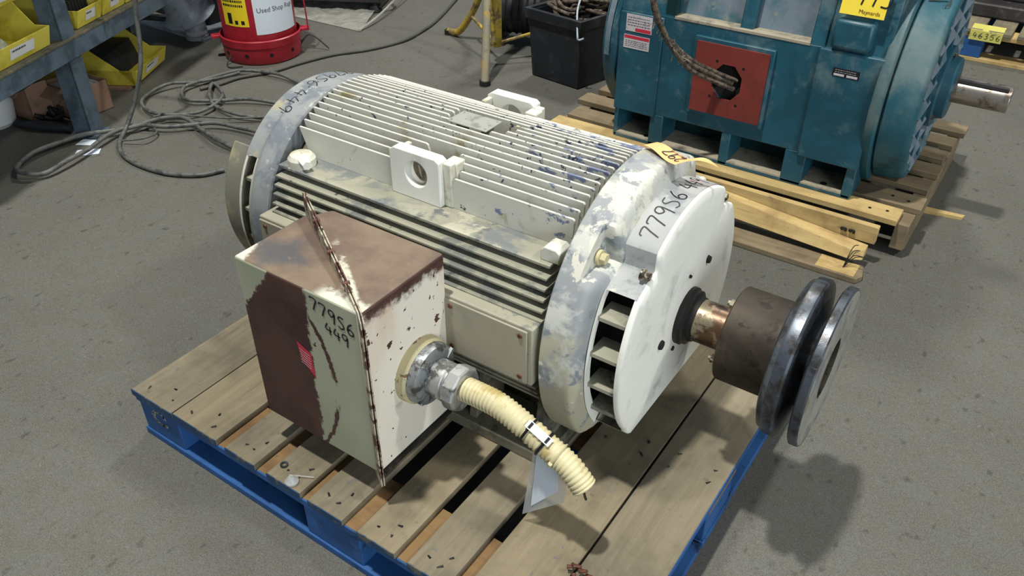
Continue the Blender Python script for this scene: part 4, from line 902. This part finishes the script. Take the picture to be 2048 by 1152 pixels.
# ------------------------------------------------------------------ cords
CORD = dict(
 c1=[(-.899, .979), (-.939, .904), (-1.035, .847), (-1.153, .827), (-1.266, .833), (-1.356, .863), (-1.431, .915)],
 c2=[(-.989, 1.107), (-1.111, 1.112), (-1.244, 1.147), (-1.361, 1.165), (-1.435, 1.125), (-1.448, 1.063), (-1.457, 1.0), (-1.505, .921), (-1.553, .843), (-1.575, .752), (-1.561, .643), (-1.521, .558), (-1.447, .529), (-1.388, .579), (-1.397, .682), (-1.43, .785), (-1.461, .869), (-1.481, .949), (-1.456, 1.023), (-1.359, 1.068), (-1.293, 1.137), (-1.222, 1.203), (-1.114, 1.238), (-1.002, 1.242), (-.913, 1.213)],
 c3=[(-1.178, 1.509), (-1.303, 1.454), (-1.408, 1.381), (-1.503, 1.301), (-1.584, 1.325), (-1.644, 1.385), (-1.647, 1.454), (-1.636, 1.57), (-1.6, 1.655), (-1.525, 1.708), (-1.413, 1.726), (-1.312, 1.723), (-1.211, 1.687)],
 c4=[(-1.121, 1.362), (-1.233, 1.314), (-1.382, 1.334), (-1.486, 1.393), (-1.579, 1.487), (-1.464, 1.442), (-1.395, 1.371), (-1.371, 1.248), (-1.444, 1.155), (-1.549, 1.137), (-1.646, 1.17), (-1.722, 1.262), (-1.722, 1.365), (-1.665, 1.455), (-1.598, 1.538), (-1.586, 1.643)],
 c5=[(-1.6, 1.43), (-1.574, 1.519), (-1.562, 1.622), (-1.497, 1.758), (-1.473, 1.908), (-1.423, 2.084), (-1.333, 2.232), (-1.277, 2.422), (-1.29, 2.572), (-1.341, 2.776), (-1.483, 3.129), (-1.61, 3.413)],
 c6=[(-1.405, .908), (-1.334, .957), (-1.359, 1.033), (-1.456, 1.069), (-1.469, 1.15), (-1.331, 1.216), (-1.218, 1.276), (-1.096, 1.379)])
def cord(key, r, z0, label, extra=None, mat='hose'):
    pts = [(x, y, r+.001+z0+.010*abs(sin(i*1.7))*(1 if z0 else 0)) for i, (x, y) in enumerate(CORD[key])]
    if extra: pts += extra
    mb = MB(); mb.tube(pts, r, 8, 6); solo('cord', mb, M[mat], label, 'cord', 'cords lying on the floor', smo=70)
cord('c1', .0085, 0, 'grey cord rising from the floor and hanging off the bench top', [(-1.470, .985, .04), (-1.466, 1.045, .13), (-1.436, 1.078, .24), (-1.438, 1.105, .33), (-1.439, 1.122, .44), (-1.428, 1.132, .55), (-1.45, 1.12, .80), (-1.60, 1.02, .988)])
cord('c2', .009, .010, 'grey cord making the widest loop on the floor, out past the bench leg')
cord('c3', .008, .006, 'grey cord looped on the floor between the yellow bin and cream motor')
cord('c4', .0075, .008, 'grey cord in a double loop crossing over the others before the yellow floor bin')
cord('c5', .0075, 0, 'long dark cord sweeping across the floor in front of the red can', mat='darkcord')
cord('c6', .004, .012, 'thin grey cord tangled among the thicker floor cords')

# ------------------------------------------------------------------ far things along the top of the view
# pipe stand with reel
sd = thing('pipe_stand', 'worn yellow tripod pipe stand between the floor cord and black tote', 'stand', (-.72, 2.5, 0))
top = Vector((-.78, 2.50, .75))
for p, m_, r in (((-.607, 2.206, 0), 'standgrey', .019), ((-1.168, 2.663, 0), 'standyellow', .017), ((-.40, 2.92, 0), 'standyellow', .017)):
    p = Vector(p); q = top+(p-top)*.12; mb = MB()
    if p.x < -1: mb.tube([p+Vector((0, 0, .015)), p+Vector((.10, -.02, .05)), p+Vector((.26, -.05, .30)), q], r, 10, 5)
    else: mb.cyl(p+Vector((0, 0, .01)), q, r, n=14)
    lg = part('leg', mb, M[m_], sd, smo=50)
    mb = MB(); mb.cyl(p, p+Vector((0, 0, .022)), r*1.35, n=14); part('rubber_foot', mb, M['rubber'], lg)
mb = MB(); mb.cyl((-.73, 2.47, .08), (-.73, 2.47, .78), .026, n=16); part('centre_tube', mb, M['standyellow'], sd)
for a, b in (((-.99, 2.63, .13), (-.73, 2.47, .09)), ((-.67, 2.30, .15), (-.73, 2.47, .09)), ((-.50, 2.75, .16), (-.73, 2.47, .09))):
    mb = MB(); mb.cyl(a, b, .008, n=8); part('brace', mb, M['standyellow'], sd)
rl = thing('cord_reel', 'black cord reel with a grey spoked side behind the pipe stand', 'reel', (-.80, 2.86, 0))
mb = MB(); RC = Vector((-.88, 2.76, .17)); ra = Vector((.94, .33, 0)); mb.cyl(RC, RC+ra*.20, .122, n=36); part('drum', mb, M['blackplastic'], rl)
for s_ in (0, .2):
    mb = MB(); mb.cyl(RC+ra*(s_-.008), RC+ra*(s_+.008), .155, n=36); part('reel_rim', mb, M['blackplastic'], rl)
mb = MB(); mb.cyl(RC-ra*.009, RC-ra*.014, .135, n=36); part('side_disc', mb, M['greymetal'], rl)
for k in range(6):
    a = k*pi/3; e1 = Vector((-ra.y, ra.x, 0)); d = e1*cos(a)+Vector((0, 0, sin(a))); t2 = e1*-sin(a)+Vector((0, 0, cos(a))); c = RC-ra*.0155+d*.075
    mb = MB(); q = [c+d*x+t2*y for x, y in ((-.03, -.012), (.04, -.02), (.04, .02), (-.03, .012))]; mb.hull(q, [v-ra*.001 for v in q]); part('disc_slot', mb, M['black'], rl)
for k in range(5):
    s_ = .03+k*.035; mb = MB(); mb.lathe([(0, .123), (.006, .129), (.012, .123)], (0, 0, 0), 36)
    Q = Matrix.Translation(RC+ra*s_) @ ra.to_track_quat('X', 'Z').to_matrix().to_4x4(); mb.v = [Q @ v for v in mb.v]; part('cable_winding', mb, M['rubber'], rl)
# black tote
tt = thing('tote', 'black plastic tote full of tangled hose behind the teal motor', 'tote', (-.2, 2.62, 0))
A_, B_, C_ = Vector((-.50, 2.43, 0)), Vector((-.235, 2.395, 0)), Vector((-.16, 2.70, 0)); D_ = A_+C_-B_; cc = (A_+C_)/2
def ringq(s_, z, o=0): return [cc+(p-cc)*s_+Vector((0, 0, z)) for p in (A_, B_, C_, D_)]
mb = MB(); H = .30
b0, t0, b1_, t1 = ringq(1, .003), ringq(1.10, H), ringq(.96, .01), ringq(1.05, H)
mb.add(b0+t0+b1_+t1, [(0, 3, 2, 1), (8, 9, 10, 11)]+[(i, (i+1) % 4, 4+(i+1) % 4, 4+i) for i in range(4)]+[(8+i, 12+i, 12+(i+1) % 4, 8+(i+1) % 4) for i in range(4)]+[(4+i, 4+(i+1) % 4, 12+(i+1) % 4, 12+i) for i in range(4)])
part('tote_shell', mb, M['blackplastic'], tt, .008)
mb = MB(); mb.add(ringq(1.17, H-.035)+ringq(1.19, H+.012)+ringq(1.06, H+.012)+ringq(1.06, H-.035), [(4*j+i, 4*j+(i+1) % 4, 4*((j+1) % 4)+(i+1) % 4, 4*((j+1) % 4)+i) for j in range(4) for i in range(4)]); part('tote_rim', mb, M['blackplastic'], tt, .003)
mb = writing('7', lambda u, v: A_+(B_-A_)*(.33+u/.27)+Vector((0, -.0045, .158+v)), .026, .07, .8); part('chalk_mark', mb, M['yellowcard'], tt, smo=0, fixn=False)
mb = MB(); rnd = random.Random(11)
for k in range(10):
    c = cc+Vector((rnd.uniform(-.05, .05), rnd.uniform(-.05, .05), .27+k*.009)); r0 = rnd.uniform(.07, .13); ph = rnd.random()*6
    mb.tube([c+Vector((r0*cos(ph+a*.6), r0*.8*sin(ph+a*.6), .012*sin(a*1.3))) for a in range(9)], .009, 7, 4)
o = part('tangled_hose', mb, M['cable'], None, smo=70); props(o, 'tangle of brown hoses heaped in the black tote', 'hose', None, 'stuff')
mb = MB(); mb.tube([(-.30, 2.50, .37), (-.27, 2.42, .335), (-.225, 2.352, .262), (-.215, 2.345, .243), (-.195, 2.355, .250)], .0045, 8, 5); solo('hooked_rod', mb, M['greymetal'], 'thin bent grey rod hooked over the black tote\'s rim', 'rod', smo=60)
# machine on plastic sheet, top
dm = thing('greasy_machine', 'dark greasy machine base with rubber feet on a plastic sheet beyond the red can', 'machine', (-2.1, 2.8, 0))
MX = Matrix.Translation((-1.86, 2.62, 0)) @ Matrix.Rotation(R(28), 4, 'Z')
mb = MB(MX); mb.box(-.75, .20, .0, .45, .055, .13); part('bed', mb, M['grease'], dm, .006)
mb = MB(MX); mb.box(-.70, .12, .04, .42, .13, .40); part('casing', mb, M['grease'], dm, .01)
for x, y in ((.16, .04), (.16, .38), (-.68, .04)):
    mb = MB(MX); mb.lathe([(0, .04), (.025, .035), (.06, .018), (.062, .002)], (x, y, .004), 16, 'z'); part('levelling_foot', mb, M['rubber'], dm)
mb = MB(MX); mb.tube([(.2, .1, .2), (.25, .05, .10), (.19, .02, .03)], .012, 8, 5); part('drain_hose', mb, M['rubber'], dm)
mb = MB(); rnd = random.Random(6)
def shf(u, v):
    a = Vector((-2.03, 2.40, 0)); b = Vector((-1.56, 2.42, 0)); c = Vector((-2.4, 2.62, 0)); d = Vector((-1.80, 2.86, 0))
    p = a*(1-u)*(1-v)+b*u*(1-v)+c*(1-u)*v+d*u*v; return p+Vector((0, 0, .004+.030*abs(sin(u*9+v*4))*(v**.7)*(1-v)+.010*sin(u*23+v*11)**2*v))
mb.grid(shf, [i/28 for i in range(29)], [i/14 for i in range(15)]); o = part('plastic_sheet', mb, M['sheet'], None, smo=60, fixn=False); props(o, 'wrinkled clear plastic sheet spread on the floor under the machine base', 'sheet')
mb = MB(); mb.tube([(-1.57, 2.42, .01), (-1.60, 2.60, .03), (-1.68, 2.85, .06), (-1.76, 3.05, .10)], .006, 6, 4)
solo('tarp_roll', mb, M['sheet'], 'rolled edge of clear plastic running beside the machine base', 'sheet')
# grey blower, top left
bw = thing('blower', 'grey flared blower housing standing on the floor left of the red can', 'blower', (-2.10, 1.93, 0))
c = (-2.17, 1.87, .004)
mb = MB(); mb.lathe([(0, .02), (0, .055), (.02, .060), (.022, .052), (.045, .052), (.10, .05), (.105, .01)], c, 32, 'z'); part('motor_can', mb, M['greymetal'], bw)
mb = MB(); mb.lathe([(.028, .0545), (.045, .0545)], c, 32, 'z'); part('band', mb, M['label'], bw)
mb = MB(); Q = Matrix.Translation((-2.19, 1.87, .12)) @ Matrix.Rotation(R(22), 4, 'X'); mb.lathe([(0, .04), (.0, .13), (.006, .135), (.03, .11), (.08, .10), (.16, .09), (.2, .02)], (0, 0, 0), 40, 'z'); mb.v = [Q @ v for v in mb.v]; part('flared_housing', mb, M['greymetal'], bw, smo=40)
mb = MB(); mb.box(-2.62, -2.10, 1.85, 2.20, .0, .012); solo('steel_sheet', mb, M['greymetal'], 'flat grey steel sheet on the floor beneath the blower', 'sheet')
mb = MB(); mb.tube([(-2.50, 1.70, .09), (-2.42, 1.73, .10), (-2.25, 1.80, .10)], .012, 8, 4); mb.cyl((-2.50, 1.70, .0), (-2.50, 1.70, .10), .014, n=10); solo('bent_pipe', mb, M['grease'], 'dark bent pipe behind the yellow floor bin', 'pipe')
mb = MB(); mb.box(-2.75, -2.26, 2.02, 2.22, 0, .50); solo('dark_cabinet', mb, M['dark'], 'dark cabinet standing in shadow behind the red can and blower', 'cabinet', bev=.01)
# pallet with yellow note, top right
rp2 = thing('pallet', 'blue-block pallet with a machine on it at the far right', 'pallet', (1.3, 4.2, 0))
for y in (3.80, 4.25, 4.75):
    mb = MB(); mb.box(.55, 1.9, y, y+.11, 0, .018); part('bottom_board', mb, M['wood_new'], rp2, .002)
    mb = MB(); mb.box(.55, 1.9, y, y+.11, .115, .135); part('stringer_board', mb, M['wood_new'], rp2, .002)
    for x in (.55, 1.02, 1.72):
        mb = MB(); mb.box(x, x+.15, y+.002, y+.108, .018, .115); part('block', mb, M['bluepaint'], rp2, .004)
for k in range(11):
    mb = MB(); x = .55+k*.125; mb.box(x, x+.10, 3.79, 4.87, .1355, .153); part('deck_board', mb, M['bluepaint' if k in (0, 9, 10) else 'wood_b'], rp2, .002)
nt = thing('paper_note', 'yellow handwritten note hanging off the far right pallet', 'paper', (1.17, 3.79, .10))
nf = lambda u, v, o=0: Vector((1.10+u*.14, 3.786-v*.0-o, .105+v*.045))
mb = MB(); mb.hull([nf(0, 0), nf(1, 0), nf(1, 1), nf(0, 1)], [nf(0, 0, .001), nf(1, 0, .001), nf(1, 1, .001), nf(0, 1, .001)]); mb.hull([nf(0, 1), nf(1, 1), nf(1, 1)+Vector((0, .08, .008)), nf(0, 1)+Vector((0, .08, .008))], [nf(0, 1)+Vector((0, 0, .001)), nf(1, 1)+Vector((0, 0, .001)), nf(1, 1)+Vector((0, .08, .009)), nf(0, 1)+Vector((0, .08, .009))])
part('note_sheet', mb, M['notecard'], nt, smo=0)
mb = writing('46356', lambda u, v: nf(.12+u/.14, .25+v/.045, .002), .025, .1, 1.0); part('handwritten_number', mb, M['ink'], nt, smo=0, fixn=False)
mb = MB(); mb.box(.75, 1.75, 4.0, 4.7, .154, .22); mb.box(.85, 1.7, 4.1, 4.6, .22, .7); o = solo('machine_housing', mb, M['grease'], 'dark machine housing loaded on the far right pallet', 'machine', bev=.01)
